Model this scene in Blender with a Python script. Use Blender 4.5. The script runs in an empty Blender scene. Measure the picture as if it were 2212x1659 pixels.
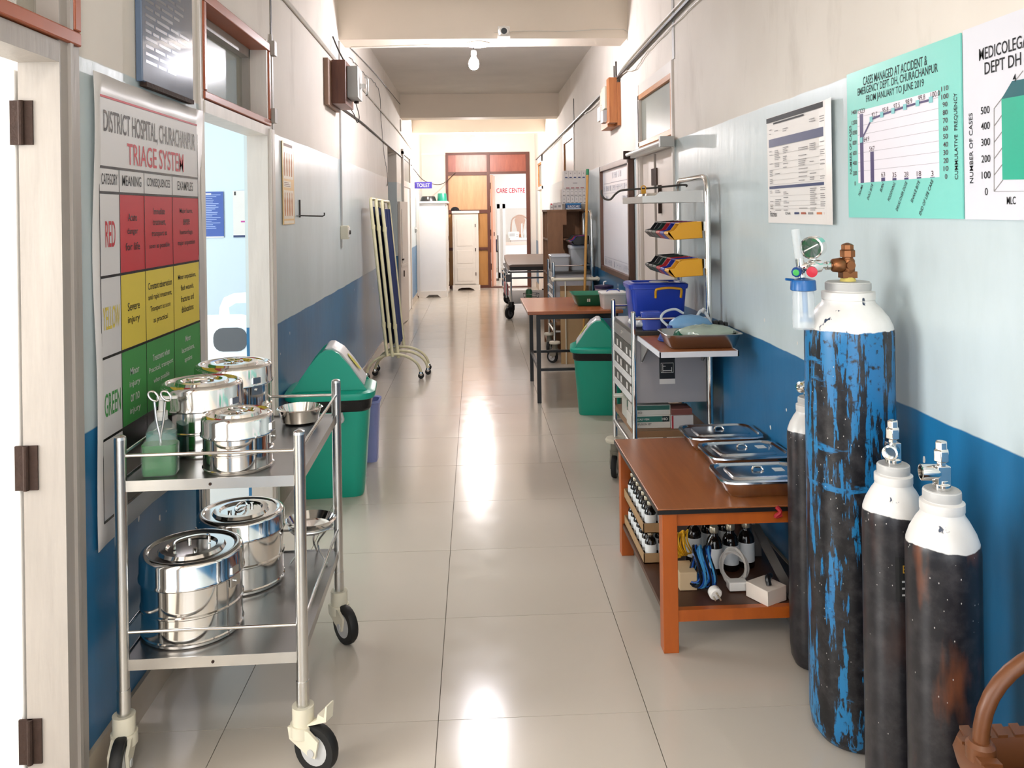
import bpy, bmesh, math, random
from mathutils import Vector, Matrix
random.seed(7)
S = bpy.context.scene
COL = S.collection
# ---------------------------------------------------------------- camera
FPX, YAW, ROLL, CAMH, HV = 1806.8, .045, .0147, 1.444, 457.6   # focal length etc. in a 2212x1659 frame
XL, XR = -.99, 1.175                                            # corridor side walls
cd = bpy.data.cameras.new('camera'); cam = bpy.data.objects.new('camera', cd); COL.objects.link(cam)
cd.sensor_width = 36; cd.lens = FPX / 2212 * 36; cd.shift_y = -(829.5 - HV) / 2212
cd.clip_start = .05; cd.clip_end = 100
cam.matrix_world = Matrix.Translation((0, 0, CAMH)) @ Matrix.Rotation(-YAW, 4, 'Z') @ Matrix.Rotation(math.pi/2, 4, 'X') @ Matrix.Rotation(-ROLL, 4, 'Z')
S.camera = cam
# ---------------------------------------------------------------- world, assumed daylight panels, exposure
w = bpy.data.worlds.new('sky'); S.world = w; w.use_nodes = True
bg = w.node_tree.nodes['Background']; bg.inputs[0].default_value = (.93, .96, 1, 1); bg.inputs[1].default_value = 2.3
def area(name, loc, rot, sx, sy, power, col=(1, 1, 1)):
    l = bpy.data.lights.new(name, 'AREA'); l.shape = 'RECTANGLE'; l.size = sx; l.size_y = sy; l.energy = power; l.color = col
    o = bpy.data.objects.new(name, l); COL.objects.link(o); o.location = loc; o.rotation_euler = rot; return o
area('assumed_daylight_left_wall', (-1.22, .35, 1.62), (0, -math.pi/2, 0), .95, .5, 10.5, (.97, .98, 1))  # assumed daylight panel outside an unseen window, placed to suit the cylinder shadows
area('assumed_daylight_side_room', (-3.35, 1.2, 1.6), (0, -math.pi/2, 0), 1.5, 1.8, 75, (.95, .98, 1))  # assumed source for the side room, added without any window there
area('assumed_daylight_ward', (-4.85, 4.2, 1.7), (0, -math.pi/2, 0), 1.8, 3.0, 105, (.93, .97, 1))  # assumed ward light, kept out of view; no window is modelled
area('assumed_light_care_room', (2.4, 18.6, 1.9), (0, math.pi/2, 0), 1.6, 2.4, 42, (1, .99, .98))  # added panel to brighten the far room; its source is assumed
BULB_STRENGTH = 560
S.view_settings.view_transform = 'Standard'; S.view_settings.look = 'None'
S.view_settings.gamma = 1; S.view_settings.exposure = .85; S.view_settings.use_curve_mapping = False
S.cycles.use_denoising = True
S.cycles.max_bounces = 9; S.cycles.diffuse_bounces = 5; S.cycles.glossy_bounces = 4; S.cycles.transmission_bounces = 7; S.cycles.transparent_max_bounces = 10
S.cycles.caustics_reflective = False; S.cycles.caustics_refractive = False; S.cycles.sample_clamp_indirect = 6
# ---------------------------------------------------------------- pixel -> place helpers (a pixel gives a direction, a plane gives the distance)
def _ray(u, v):
    a, b = u - 1106, v - HV
    cr, sr = math.cos(ROLL), math.sin(ROLL)
    X, Y = (a*cr - b*sr)/FPX, -(a*sr + b*cr)/FPX
    return (X*math.cos(YAW) + math.sin(YAW), -X*math.sin(YAW) + math.cos(YAW), Y)
def onz(u, v, z=0.):
    d = _ray(u, v); t = (z - CAMH)/d[2]; return Vector((d[0]*t, d[1]*t, z))
def onx(u, v, x):
    d = _ray(u, v); t = x/d[0]; return Vector((x, d[1]*t, CAMH + d[2]*t))
def ony(u, v, y):
    d = _ray(u, v); t = y/d[1]; return Vector((d[0]*t, y, CAMH + d[2]*t))
# ---------------------------------------------------------------- materials
def C(h, k=1.):
    h = h.lstrip('#'); r = []
    for i in (0, 2, 4):
        c = int(h[i:i+2], 16)/255; r.append(k*(c/12.92 if c <= .04045 else ((c+.055)/1.055)**2.4))
    return tuple(r) + (1.,)
MATS = {}
def M(name, col, rough=.5, metal=0., var=.08, scale=9., bump=0., stretch=(1, 1, 1), trans=0., emis=0., alpha=1., coat=0., ior=1.45, bscale=None):
    if name in MATS: return MATS[name]
    m = bpy.data.materials.new(name); m.use_nodes = True; nt = m.node_tree; P = nt.nodes['Principled BSDF']; L = nt.links
    c = C(col) if isinstance(col, str) else tuple(col) + (1.,)
    tc = nt.nodes.new('ShaderNodeTexCoord'); mp = nt.nodes.new('ShaderNodeMapping'); mp.inputs['Scale'].default_value = stretch
    L.new(tc.outputs['Object'], mp.inputs[0])
    nz = nt.nodes.new('ShaderNodeTexNoise'); nz.inputs['Scale'].default_value = scale; nz.inputs['Detail'].default_value = 4
    L.new(mp.outputs[0], nz.inputs['Vector'])
    mx = nt.nodes.new('ShaderNodeMix'); mx.data_type = 'RGBA'
    mx.inputs[6].default_value = tuple(min(1, x*(1-var)) for x in c[:3]) + (1,); mx.inputs[7].default_value = tuple(min(1, x*(1+var)) for x in c[:3]) + (1,)
    L.new(nz.outputs['Fac'], mx.inputs[0]); L.new(mx.outputs[2], P.inputs['Base Color'])
    P.inputs['Roughness'].default_value = rough; P.inputs['Metallic'].default_value = metal; P.inputs['IOR'].default_value = ior
    P.inputs['Transmission Weight'].default_value = trans; P.inputs['Alpha'].default_value = alpha; P.inputs['Coat Weight'].default_value = coat
    if emis:
        P.inputs['Emission Color'].default_value = c; P.inputs['Emission Strength'].default_value = emis
    if bump:
        b = nt.nodes.new('ShaderNodeBump'); b.inputs['Strength'].default_value = bump; b.inputs['Distance'].default_value = .004
        n2 = nt.nodes.new('ShaderNodeTexNoise'); n2.inputs['Scale'].default_value = bscale or scale*3
        L.new(mp.outputs[0], n2.inputs['Vector']); L.new(n2.outputs['Fac'], b.inputs['Height']); L.new(b.outputs[0], P.inputs['Normal'])
    MATS[name] = m; return m
def nodes_of(name, rough=.5):
    m = bpy.data.materials.new(name); m.use_nodes = True; nt = m.node_tree; P = nt.nodes['Principled BSDF']; P.inputs['Roughness'].default_value = rough
    MATS[name] = m; return m, nt, P
class NB:                                                            # tiny node builder
    def __init__(s, nt): s.nt = nt
    def n(s, t, **kw):
        x = s.nt.nodes.new(t)
        for k, v in kw.items(): setattr(x, k, v)
        return x
    def put(s, sock, v):
        if hasattr(v, 'is_output'): s.nt.links.new(v, sock)
        else: sock.default_value = v
    def math(s, op, a, b=0., c=None, clamp=False):
        x = s.n('ShaderNodeMath', operation=op, use_clamp=clamp); s.put(x.inputs[0], a); s.put(x.inputs[1], b)
        if c is not None: s.put(x.inputs[2], c)
        return x.outputs[0]
    def mix(s, f, a, b):
        x = s.n('ShaderNodeMix', data_type='RGBA'); s.put(x.inputs[0], f); s.put(x.inputs[6], a); s.put(x.inputs[7], b); return x.outputs[2]
    def pos(s, stretch=(1, 1, 1)):
        t = s.n('ShaderNodeTexCoord'); m = s.n('ShaderNodeMapping'); m.inputs['Scale'].default_value = stretch
        s.nt.links.new(t.outputs['Object'], m.inputs[0]); return m.outputs[0]
    def noise(s, vec, scale, detail=4., rough=.5):
        x = s.n('ShaderNodeTexNoise'); s.put(x.inputs['Vector'], vec); x.inputs['Scale'].default_value = scale; x.inputs['Detail'].default_value = detail; x.inputs['Roughness'].default_value = rough
        return x.outputs['Fac']
    def ramp(s, v, lo, hi):
        x = s.n('ShaderNodeMapRange'); x.clamp = True; s.put(x.inputs[0], v); x.inputs[1].default_value = lo; x.inputs[2].default_value = hi
        return x.outputs[0]
    def z(s, stretch=(1, 1, 1)):
        q = s.n('ShaderNodeSeparateXYZ'); s.put(q.inputs[0], s.pos(stretch)); return q.outputs
def paint_wall(name, dado=True):
    m, nt, P = nodes_of(name, .6); b = NB(nt); xyz = b.z(); p = b.pos()
    edge = b.math('MULTIPLY_ADD', b.noise(p, 3.), .02, -.01)
    z = b.math('ADD', xyz[2], edge)
    streak = b.noise(b.pos((2.2, 2.2, .8)), 1.7, 7., .62); blot = b.noise(p, 1.3, 5.)
    cream = b.mix(b.ramp(blot, .35, .7), C('#e8e0d6'), C('#dcd3c8'))
    cream = b.mix(b.math('MULTIPLY', b.ramp(streak, .58, .8), .4), cream, C('#ab9f90'))
    pale = b.mix(b.ramp(streak, .3, .75), C('#c8d4d7'), C('#b9c5c6'))
    blue = b.mix(b.ramp(b.noise(p, 2.2), .3, .7), C('#1f72a3'), C('#2b628a'))
    up = b.ramp(z, 1.848, 1.853); lo = b.ramp(z, .898, .902)
    col = b.mix(lo, blue, pale) if dado else pale
    col = b.mix(up, col, cream)
    vor = b.n('ShaderNodeTexVoronoi'); b.put(vor.inputs['Vector'], b.pos((1, 1, .75))); vor.inputs['Scale'].default_value = 9.; vor.inputs['Randomness'].default_value = 1
    chip = b.math('MULTIPLY', b.math('LESS_THAN', b.math('ADD', vor.outputs['Distance'], b.math('MULTIPLY', b.noise(p, 45.), .16)), .135), b.math('GREATER_THAN', b.noise(p, .9), .5))
    chip = b.math('MULTIPLY', chip, b.math('LESS_THAN', z, 1.15))
    col = b.mix(chip, col, C('#ddd9d2'))
    nt.links.new(col, P.inputs['Base Color'])
    nt.links.new(b.math('MULTIPLY_ADD', up, .4, .3), P.inputs['Roughness'])
    bp = b.n('ShaderNodeBump'); bp.inputs['Strength'].default_value = .12; bp.inputs['Distance'].default_value = .01
    nt.links.new(b.noise(b.pos((3, 3, 1)), 5., 5.), bp.inputs['Height']); nt.links.new(bp.outputs[0], P.inputs['Normal'])
    return m
paint_wall('corridor_paint')
def tile_mat():
    m, nt, P = nodes_of('floor_tile', .12); b = NB(nt); p = b.pos()
    info = b.n('ShaderNodeObjectInfo')
    c = b.mix(b.noise(p, 2.5, 5.), C('#cac1b4'), C('#bfb5a7'))
    c = b.mix(b.math('MULTIPLY', info.outputs['Random'], .3), c, C('#c6bbad'))
    nt.links.new(c, P.inputs['Base Color'])
    nt.links.new(b.math('MULTIPLY_ADD', b.noise(p, 9., 5.), .12, .1), P.inputs['Roughness'])
tile_mat()
def wood(name, a, bcol, rough=.35, axis=(1, 12, 12), scale=3.):
    m, nt, P = nodes_of(name, rough); b = NB(nt)
    g = b.noise(b.pos(axis), scale, 8., .65)
    nt.links.new(b.mix(b.ramp(g, .3, .7), C(a), C(bcol)), P.inputs['Base Color']); return m
# common materials
steel = M('brushed_steel', (.62, .61, .59), .26, 1., .1, 30., stretch=(1, 1, .05)); chrome = M('polished_steel', (.78, .76, .73), .1, 1., .05, 4.)
darksteel = M('dark_tray_steel', (.36, .35, .34), .3, 1., .12, 5.)
white_enamel = M('white_enamel', '#e9e6e0', .35, var=.06, scale=3.); white_paint = M('white_gloss_paint', '#e4ded6', .35, var=.07, scale=4., bump=.1)
ivory = M('ivory_plastic', '#d9d2bd', .4, var=.05); black_rubber = M('black_rubber', '#141414', .6, var=.2); black_plastic = M('black_plastic', '#17181a', .35, var=.1)
grey_plastic = M('grey_plastic', '#b9b9b8', .4, var=.04); paper = M('paper', '#e6e2dc', .6, var=.03); ink = M('black_ink', '#17171a', .6, var=.05)
card = M('cardboard', '#a3825c', .8, var=.12, scale=14.); rust = M('rusty_iron', '#3b2a22', .75, .3, .35, 40., bump=.4)
clear = M('clear_plastic', '#eef2f3', .12, trans=.0, alpha=.32, var=.02)
cable_white = M('cable_white', '#cfc9bf', .5, var=.05); cable_dark = M('cable_dark', '#3a3632', .5, var=.1)
teal_plastic = M('teal_plastic', '#1aa38a', .35, var=.05, scale=3.)
# ---------------------------------------------------------------- mesh builder
class MB:
    def __init__(s): s.v = []; s.f = []
    def add(s, vs, fs):
        o = len(s.v); s.v += [tuple(x) for x in vs]; s.f += [tuple(i + o for i in f) for f in fs]; return s
    def box(s, x0, x1, y0, y1, z0, z1):
        return s.add([(x0,y0,z0),(x1,y0,z0),(x1,y1,z0),(x0,y1,z0),(x0,y0,z1),(x1,y0,z1),(x1,y1,z1),(x0,y1,z1)],
                     [(0,3,2,1),(4,5,6,7),(0,1,5,4),(1,2,6,5),(2,3,7,6),(3,0,4,7)])
    def cbox(s, c, d): return s.box(c[0]-d[0]/2, c[0]+d[0]/2, c[1]-d[1]/2, c[1]+d[1]/2, c[2]-d[2]/2, c[2]+d[2]/2)
    def quad(s, a, b, c, d): return s.add([a, b, c, d], [(0, 1, 2, 3)])
    def loft(s, rings, cap0=True, cap1=True, closed=False):
        n = len(rings[0]); o = len(s.v)
        for r in rings: s.v += [tuple(p) for p in r]
        k = len(rings)
        for i in range(k if closed else k-1):
            a, b = o + i*n, o + ((i+1) % k)*n
            for j in range(n): s.f.append((a+j, a+(j+1) % n, b+(j+1) % n, b+j))
        if not closed:
            if cap0: s.f.append(tuple(o + j for j in reversed(range(n))))
            if cap1: s.f.append(tuple(o + (k-1)*n + j for j in range(n)))
        return s
    def cyl(s, p0, p1, r, n=16, r1=None, caps=True):
        p0, p1 = Vector(p0), Vector(p1); d = (p1-p0).normalized(); a = d.orthogonal().normalized(); b = d.cross(a)
        r1 = r if r1 is None else r1
        rg = [[p + q*(math.cos(t)*a + math.sin(t)*b) for t in (2*math.pi*i/n for i in range(n))] for p, q in ((p0, r), (p1, r1))]
        return s.loft(rg, caps, caps)
    def lathe(s, prof, c=(0, 0, 0), n=32, sx=1., sy=1., cap0=True, cap1=True):
        return s.loft([[(c[0]+r*sx*math.cos(2*math.pi*i/n), c[1]+r*sy*math.sin(2*math.pi*i/n), c[2]+z) for i in range(n)] for r, z in prof], cap0, cap1)
    def lathe_ax(s, prof, p0, ax, n=24):
        d = Vector(ax).normalized(); a = d.orthogonal().normalized(); b = d.cross(a); p0 = Vector(p0)
        return s.loft([[p0 + d*z + r*(math.cos(2*math.pi*i/n)*a + math.sin(2*math.pi*i/n)*b) for i in range(n)] for r, z in prof])
    def tube(s, pts, r, n=8, closed=False, rad=None):
        P = [Vector(p) for p in pts]; k = len(P); rings = []; a = None
        for i in range(k):
            t = ((P[(i+1) % k] - P[i-1]) if closed else (P[min(i+1, k-1)] - P[max(i-1, 0)])).normalized()
            a = t.orthogonal().normalized() if a is None else (a - t*a.dot(t)).normalized()
            b = t.cross(a); rr = rad[i] if rad else r
            rings.append([P[i] + rr*(math.cos(2*math.pi*j/n)*a + math.sin(2*math.pi*j/n)*b) for j in range(n)])
        return s.loft(rings, closed=closed)
    def rrect(s, w, d, r, cx=0, cy=0, z=0, k=4):
        out = []; r = min(r, w/2-1e-4, d/2-1e-4)
        for q, (sx, sy) in enumerate(((1, 1), (-1, 1), (-1, -1), (1, -1))):
            for i in range(k+1):
                t = math.pi/2*(q + i/k)
                out.append((cx + sx*(w/2-r) + r*math.cos(t), cy + sy*(d/2-r) + r*math.sin(t), z))
        return out
    def rsec(s, secs, cx=0, cy=0, k=4, cap0=True, cap1=True):
        return s.loft([s.rrect(w, d, r, cx, cy, z, k) for w, d, z, r in secs], cap0, cap1)
    def prism(s, poly, ax, a0, a1):                                  # polygon in the two other axes, extruded along axis ax
        def mk(p, a): return {'x': (a, p[0], p[1]), 'y': (p[0], a, p[1]), 'z': (p[0], p[1], a)}[ax]
        return s.loft([[mk(p, a0) for p in poly], [mk(p, a1) for p in poly]])
    def text(s, body, c, right, up, w, h, wide=None):
        vs, fs, bb = text_data(body); c, right, up = Vector(c), Vector(right), Vector(up)
        bw, bh = bb[1]-bb[0], bb[3]-bb[2]; kx, ky = w/bw, h/bh
        return s.add([c + right*((x-(bb[0]+bb[1])/2)*kx) + up*((y-(bb[2]+bb[3])/2)*ky) for x, y in vs], fs)
    def build(s, name, mat, parent=None, smooth=False, bevel=0., solid=0., sub=0):
        me = bpy.data.meshes.new(name); me.from_pydata(s.v, [], s.f); me.update()
        bm = bmesh.new(); bm.from_mesh(me); bmesh.ops.recalc_face_normals(bm, faces=bm.faces); bm.to_mesh(me); bm.free()
        if smooth:
            me.polygons.foreach_set('use_smooth', [True]*len(me.polygons)); me.set_sharp_from_angle(angle=math.radians(38))
        o = bpy.data.objects.new(name, me); COL.objects.link(o)
        me.materials.append(MATS[mat] if isinstance(mat, str) else mat)
        if parent is not None: o.parent = parent
        if bevel:
            b = o.modifiers.new('bevel', 'BEVEL'); b.width = bevel; b.segments = 2; b.limit_method = 'ANGLE'
        if solid:
            b = o.modifiers.new('solidify', 'SOLIDIFY'); b.thickness = solid; b.offset = 0
        return o
_T = {}
def text_data(body):
    if body not in _T:
        cu = bpy.data.curves.new('lettering', 'FONT'); cu.body = body; cu.size = 1; cu.resolution_u = 3; cu.offset = .006
        o = bpy.data.objects.new('lettering', cu); COL.objects.link(o); bpy.context.view_layer.update()
        me = bpy.data.meshes.new_from_object(o.evaluated_get(bpy.context.evaluated_depsgraph_get()))
        vs = [(q.co.x, q.co.y) for q in me.vertices]; fs = [tuple(p.vertices) for p in me.polygons]
        bpy.data.objects.remove(o); bpy.data.curves.remove(cu); bpy.data.meshes.remove(me)
        xs = [a for a, _ in vs]; ys = [b for _, b in vs]
        _T[body] = (vs, fs, (min(xs), max(xs), min(ys), max(ys)))
    return _T[body]
def tag(o, label, cat, group=None):
    o['label'] = label; o['category'] = cat
    if group: o['group'] = group
    return o
def thing(name, label, cat, loc=(0, 0, 0), rot=0., group=None):
    o = bpy.data.objects.new(name, None); COL.objects.link(o); o.empty_display_size = .1
    o.location = loc; o.rotation_euler = (0, 0, rot); return tag(o, label, cat, group)
def struct(o): o['kind'] = 'structure'; return o
def sroot(name):
    o = bpy.data.objects.new(name, None); COL.objects.link(o); o['kind'] = 'structure'; return o
def clone(o, loc=None, rot=None, label=None, parent=None, group=None):
    c = o.copy(); COL.objects.link(c)
    if parent is not None: c.parent = parent
    if loc is not None: c.location = loc
    if rot is not None: c.rotation_euler = (0, 0, rot) if not hasattr(rot, '__len__') else rot
    if label: c['label'] = label
    if group: c['group'] = group
    for ch in list(o.children): clone(ch, parent=c)
    return c
def ring(c, r, ax=(0, 0, 1), n=20, sx=1., sy=1.):
    d = Vector(ax).normalized(); a = d.orthogonal().normalized(); b = d.cross(a)
    return [Vector(c) + r*(sx*math.cos(2*math.pi*i/n)*a + sy*math.sin(2*math.pi*i/n)*b) for i in range(n)]
def bez(p, n=12):                                                     # Catmull-Rom through the points
    P = [Vector(q) for q in p]; P = [2*P[0]-P[1]] + P + [2*P[-1]-P[-2]]; out = []
    for i in range(1, len(P)-2):
        for j in range(n):
            t = j/n; a, b, c, d = P[i-1], P[i], P[i+1], P[i+2]
            out.append(.5*((2*b) + (c-a)*t + (2*a-5*b+4*c-d)*t*t + (3*b-a-3*c+d)*t**3))
    return out + [P[-2]]
# ================================================================ the setting
YB, YE, ZC = -2.5, 16., 3.06
beige_skirt = M('skirting_tile', '#b9aa96', .25, var=.08)
grout = M('grout', '#5d544a', .9)
fl = struct(MB().box(XL-.3, XR+.1, YB, YE+.3, -.12, -.004).build('floor', grout))
xs = [XL, -.7235, -.1235, .4765, 1.0765, XR]
tilemesh = {}
ys = [2.388 + .6*k for k in range(-8, 23)] + [YE + .12]
for i in range(5):
    for j in range(len(ys)-1):
        wd, dp = xs[i+1]-xs[i]-.0022, ys[j+1]-ys[j]-.0022
        key = (round(wd, 3), round(dp, 3))
        if key not in tilemesh:
            o = MB().box(-wd/2, wd/2, -dp/2, dp/2, -.004, 0).build('tile', 'floor_tile', fl); tilemesh[key] = o.data
        else:
            o = bpy.data.objects.new('tile', tilemesh[key]); COL.objects.link(o); o.parent = fl
        o.location = ((xs[i]+xs[i+1])/2, (ys[j]+ys[j+1])/2, 0)
ceil_paint = M('ceiling_distemper', '#dcd6ce', .8, var=.12, scale=2.2, bump=.15)
beam_paint = M('beam_paint', '#e0d4c4', .75, var=.06, scale=2.)
ce = struct(MB().box(XL-.2, XR+.2, YB, YE+.3, ZC, ZC+.15).build('ceiling', ceil_paint))
for y0, y1 in ((6.28, 6.58), (11.44, 11.74), (13.6, 13.9)):
    MB().prism([(y0-.03, ZC), (y0, 2.745), (y1, 2.745), (y1+.03, ZC)], 'x', XL, XR).build('beam', beam_paint, ce)
MB().box(XL, XL+.016, 11.40, 11.44, 2.56, 2.72).build('junction_box', white_paint, ce)
def wallrun(x0, x1, segs):                                            # segs: (y0, y1, [(z0, z1)...])
    m = MB()
    for y0, y1, zz in segs:
        for z0, z1 in zz: m.box(x0, x1, y0, y1, z0, z1)
    return m
F = [(0, ZC)]
D1, D2 = (1.02, 2.13, 2.3), (3.07, 4.14, 2.285)
wl = struct(wallrun(XL-.13, XL, [(YB, .08, F), (.08, .62, [(0, 1.12), (2.12, ZC)]), (.62, D1[0], F), (D1[0], D1[1], [(D1[2], ZC)]), (D1[1], D2[0], F),  # one segment leaves a gap for the assumed, unseen window
    (D2[0], D2[1], [(D2[2], ZC)]), (D2[1], 9.69, F), (9.69, 10.8, [(2.24, ZC)]), (10.8, YE, F)]).build('wall_left', 'corridor_paint'))
D5, D6, D7 = (4.845, 5.95, 2.32), (9.7, 10.85, 2.42), (14.2, 15.2, 2.42)
wr = struct(wallrun(XR, XR+.2, [(YB, D5[0], F), (D5[0], D5[1], [(D5[2], ZC)]), (D5[1], D6[0], F), (D6[0], D6[1], [(D6[2], ZC)]), (D6[1], D7[0], F), (D7[0], D7[1], [(D7[2], ZC)]), (D7[1], YE, F)]).build('wall_right', 'corridor_paint'))
# plaster grooves, recessed looking lines beside the door bays
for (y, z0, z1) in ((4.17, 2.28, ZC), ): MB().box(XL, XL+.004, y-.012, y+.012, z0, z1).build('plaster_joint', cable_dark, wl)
MB().box(XR-.006, XR, 4.80, 4.845, 2.32, ZC).build('conduit_trunking', grey_plastic, wr)
MB().box(XR-.006, XR, 9.67, 9.70, 2.42, 2.75).build('conduit_trunking', cable_dark, wr)
bl = sroot('baseboard_left')
for a, b in ((YB, D1[0]), (D1[1], D2[0]), (D2[1], 9.69), (10.8, 11.45), (12.85, YE)): MB().box(XL, XL+.012, a, b, 0, .1).build('skirting', beige_skirt, bl)
br = sroot('baseboard_right')
for a, b in ((YB, D5[0]), (D5[1], D6[0]), (D6[1], D7[0]), (D7[1], YE)): MB().box(XR-.012, XR, a, b, 0, .1).build('skirting', beige_skirt, br)
# ---- doors and transoms
frame_white = M('door_frame_paint', '#ddd5cd', .45, var=.14, scale=6., bump=.2, stretch=(4, 4, .6))
frame_grey = M('door_frame_grey', '#a49c94', .45, var=.16, scale=5., bump=.2, stretch=(4, 4, .6))
leaf_white = M('door_leaf_white', '#eceae6', .35, var=.03, scale=3.)
leaf_pink = M('door_leaf_cream', '#d8cdc4', .45, var=.06, scale=3.)
sash_red = M('sash_red_brown', '#a5532f', .35, var=.2, scale=10.); sash_tan = wood('sash_pine', '#c98a50', '#a86a35', .4, (10, 1, 10), 4.)
glass_dirty = M('dirty_glass', '#8d8878', .2, alpha=.62, var=.25, scale=3.)
glass_frost = M('frosted_pane', '#8b9087', .35, var=.16, scale=3.)
def hinge(parent, c, w=.05, h=.1):
    m = MB(); x, y, z = c
    m.box(x-.004, x+w/2, y-.002, y+.004, z-h/2, z+h/2); m.box(x-w/2, x+.004, y-.004, y+.002, z-h/2, z+h/2); m.cyl((x, y-.004, z-h/2), (x, y-.004, z+h/2), .007, 10)
    return m.build('hinge', rust, parent)
d1 = sroot('door_1')
m = MB(); m.box(-1.075, XL+.012, 2.03, 2.13, 0, D1[2]); m.box(XL+.012, XL+.02, 2.07, 2.085, 0, D1[2]); m.build('jamb', frame_grey, d1)
MB().box(-1.075, XL+.012, 1.02, 1.1, 0, D1[2]).build('jamb', frame_grey, d1)
MB().box(-1.075, XL+.012, 1.1, 2.03, 1.815, 1.865).build('lintel', frame_grey, d1)
MB().box(-1.99, -1.085, 2.035, 2.075, .012, 1.80).build('leaf', leaf_white, d1, bevel=.004)
for u, v in ((75, 265), (77, 1010), (77, 1600)): hinge(d1, (-1.066, 2.028, ony(u, v, 2.03).z), .052, .105)
w1 = sroot('window_1')
m = MB(); z0, z1 = 1.868, 2.29
for a in (('b', z0, z0+.035), ('t', z1-.03, z1)): m.box(-1.05, XL+.022, 1.1, 2.125, a[1], a[2])
m.box(-1.05, XL+.022, 2.09, 2.125, z0+.036, z1-.031); m.box(-1.05, XL+.022, 1.1, 1.135, z0+.036, z1-.031); m.build('sash', sash_red, w1, bevel=.004)
MB().box(-1.035, -1.03, 1.13, 2.09, z0+.03, z1-.03).build('pane', glass_dirty, w1)
d2 = sroot('door_2')
m = MB(); m.box(-1.08, XL+.008, 4.045, 4.14, 0, D2[2]); m.box(XL+.008, XL+.02, 4.06, 4.075, 0, 1.86); m.box(XL+.008, XL+.02, 4.09, 4.14, 0, 1.86); m.build('jamb', frame_white, d2)
MB().box(-1.08, XL+.008, 3.07, 3.11, 0, D2[2]).build('jamb', frame_white, d2)
MB().box(-1.08, XL+.012, 3.11, 4.045, 1.825, 1.87).build('lintel', frame_white, d2)
MB().box(-2.0, -1.13, 3.03, 3.065, .012, 1.82).build('leaf', leaf_white, d2, bevel=.004)
MB().box(XL, XL+.012, 4.138, 4.165, 0, 2.33).build('architrave', frame_grey, d2)
w2 = sroot('window_2'); z0, z1 = 1.875, 2.275; m = MB()
m.box(-1.06, XL+.015, 3.1, 4.10, z0, z0+.03); m.box(-1.06, XL+.015, 3.1, 4.1, z1-.04, z1); m.box(-1.06, XL+.015, 4.07, 4.1, z0+.031, z1-.041); m.box(-1.06, XL+.015, 3.1, 3.13, z0+.031, z1-.041); m.build('sash', sash_red, w2, bevel=.004)
m = MB(); m.box(-1.12, -1.06, 3.12, 4.08, z0+.02, z0+.06); m.box(-1.12, -1.06, 3.12, 4.08, z1-.08, z1-.02); m.box(-1.12, -1.06, 4.03, 4.08, z0, z1); m.build('inner_frame', frame_grey, w2)
MB().box(-1.1, -1.095, 3.12, 4.05, z0+.03, z1-.05).build('pane', glass_dirty, w2)
for y, z in ((4.12, 1.93), (4.13, 2.26)): MB().box(XL, XL+.03, y-.01, y+.04, z-.035, z+.035).build('stay_bracket', frame_grey, w2)
# passage opening with a low open leaf, then a closed door
d3 = sroot('door_3')
pts = [(-.985, 10.84), (-.955, 10.83), (-.905, 11.42), (-.94, 11.43)]
MB().prism(pts, 'z', .012, 1.6).build('leaf', leaf_pink, d3)
m = MB(); m.prism([(-.951, 10.86), (-.944, 10.86), (-.902, 11.39), (-.909, 11.39)], 'z', .75, .78); m.prism([(-.948, 10.93), (-.94, 10.93), (-.935, 10.99), (-.943, 10.99)], 'z', .8, 1.5); m.build('ledge', frame_white, d3)
m = MB(); m.cbox((-.935, 10.96, .845), (.02, .11, .018)); m.cyl((-.925, 10.96, .7), (-.925, 10.96, .62), .008, 8); m.build('bolt', rust, d3)
d4 = sroot('door_4')
m = MB(); m.box(XL, XL+.03, 11.52, 11.62, 0, 2.3); m.box(XL, XL+.03, 12.72, 12.82, 0, 2.3); m.box(XL, XL+.03, 11.62, 12.72, 1.82, 1.9); m.box(XL, XL+.03, 11.52, 12.82, 2.26, 2.33); m.build('frame', frame_white, d4)
MB().box(XL, XL+.015, 11.62, 12.72, .01, 1.82).build('leaf', leaf_white, d4)
MB().box(XL, XL+.012, 11.64, 12.70, 1.9, 2.26).build('pane', glass_frost, d4)
d5 = sroot('door_5')
m = MB(); m.box(XR-.012, XR+.1, 4.845, 4.87, 0, D5[2]); m.box(XR-.012, XR+.1, 5.83, 5.95, 0, D5[2]); m.box(XR-.02, XR-.012, 5.86, 5.9, 0, 1.85); m.build('jamb', frame_white, d5)
MB().box(XR-.012, XR+.1, 4.87, 5.83, 1.82, 1.87).build('lintel', frame_white, d5)
MB().box(XR+.012, XR+.05, 4.87, 5.40, .01, 1.815).build('leaf', leaf_pink, d5, bevel=.004)
MB().box(XR+.012, XR+.05, 5.47, 5.83, .01, 1.815).build('leaf', leaf_pink, d5, bevel=.004)
MB().box(XR+.03, XR+.06, 5.40, 5.47, .01, 1.815).build('gap_stop', rust, d5)
for z in (1.66, .86): MB().box(XR+.004, XR+.014, 5.36, 5.52, z-.055, z+.055).build('hinge', rust, d5)
MB().box(XR-.008, XR+.012, 5.25, 5.27, 1.42, 1.6).build('slide_bolt', rust, d5)
def transom(name, y0, y1, z0, z1, sash):
    w = sroot(name); m = MB(); t = .035
    m.box(XR-.012, XR+.05, y0, y1, z0, z0+t); m.box(XR-.012, XR+.05, y0, y1, z1-t, z1); m.box(XR-.012, XR+.05, y0, y0+t*.7, z0+t+.001, z1-t-.001); m.box(XR-.012, XR+.05, y1-t, y1, z0+t+.001, z1-t-.001); m.build('sash', sash, w, bevel=.003)
    MB().box(XR+.01, XR+.018, y0+.02, y1-.02, z0+.02, z1-.02).build('pane', glass_frost, w)
    return w
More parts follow.
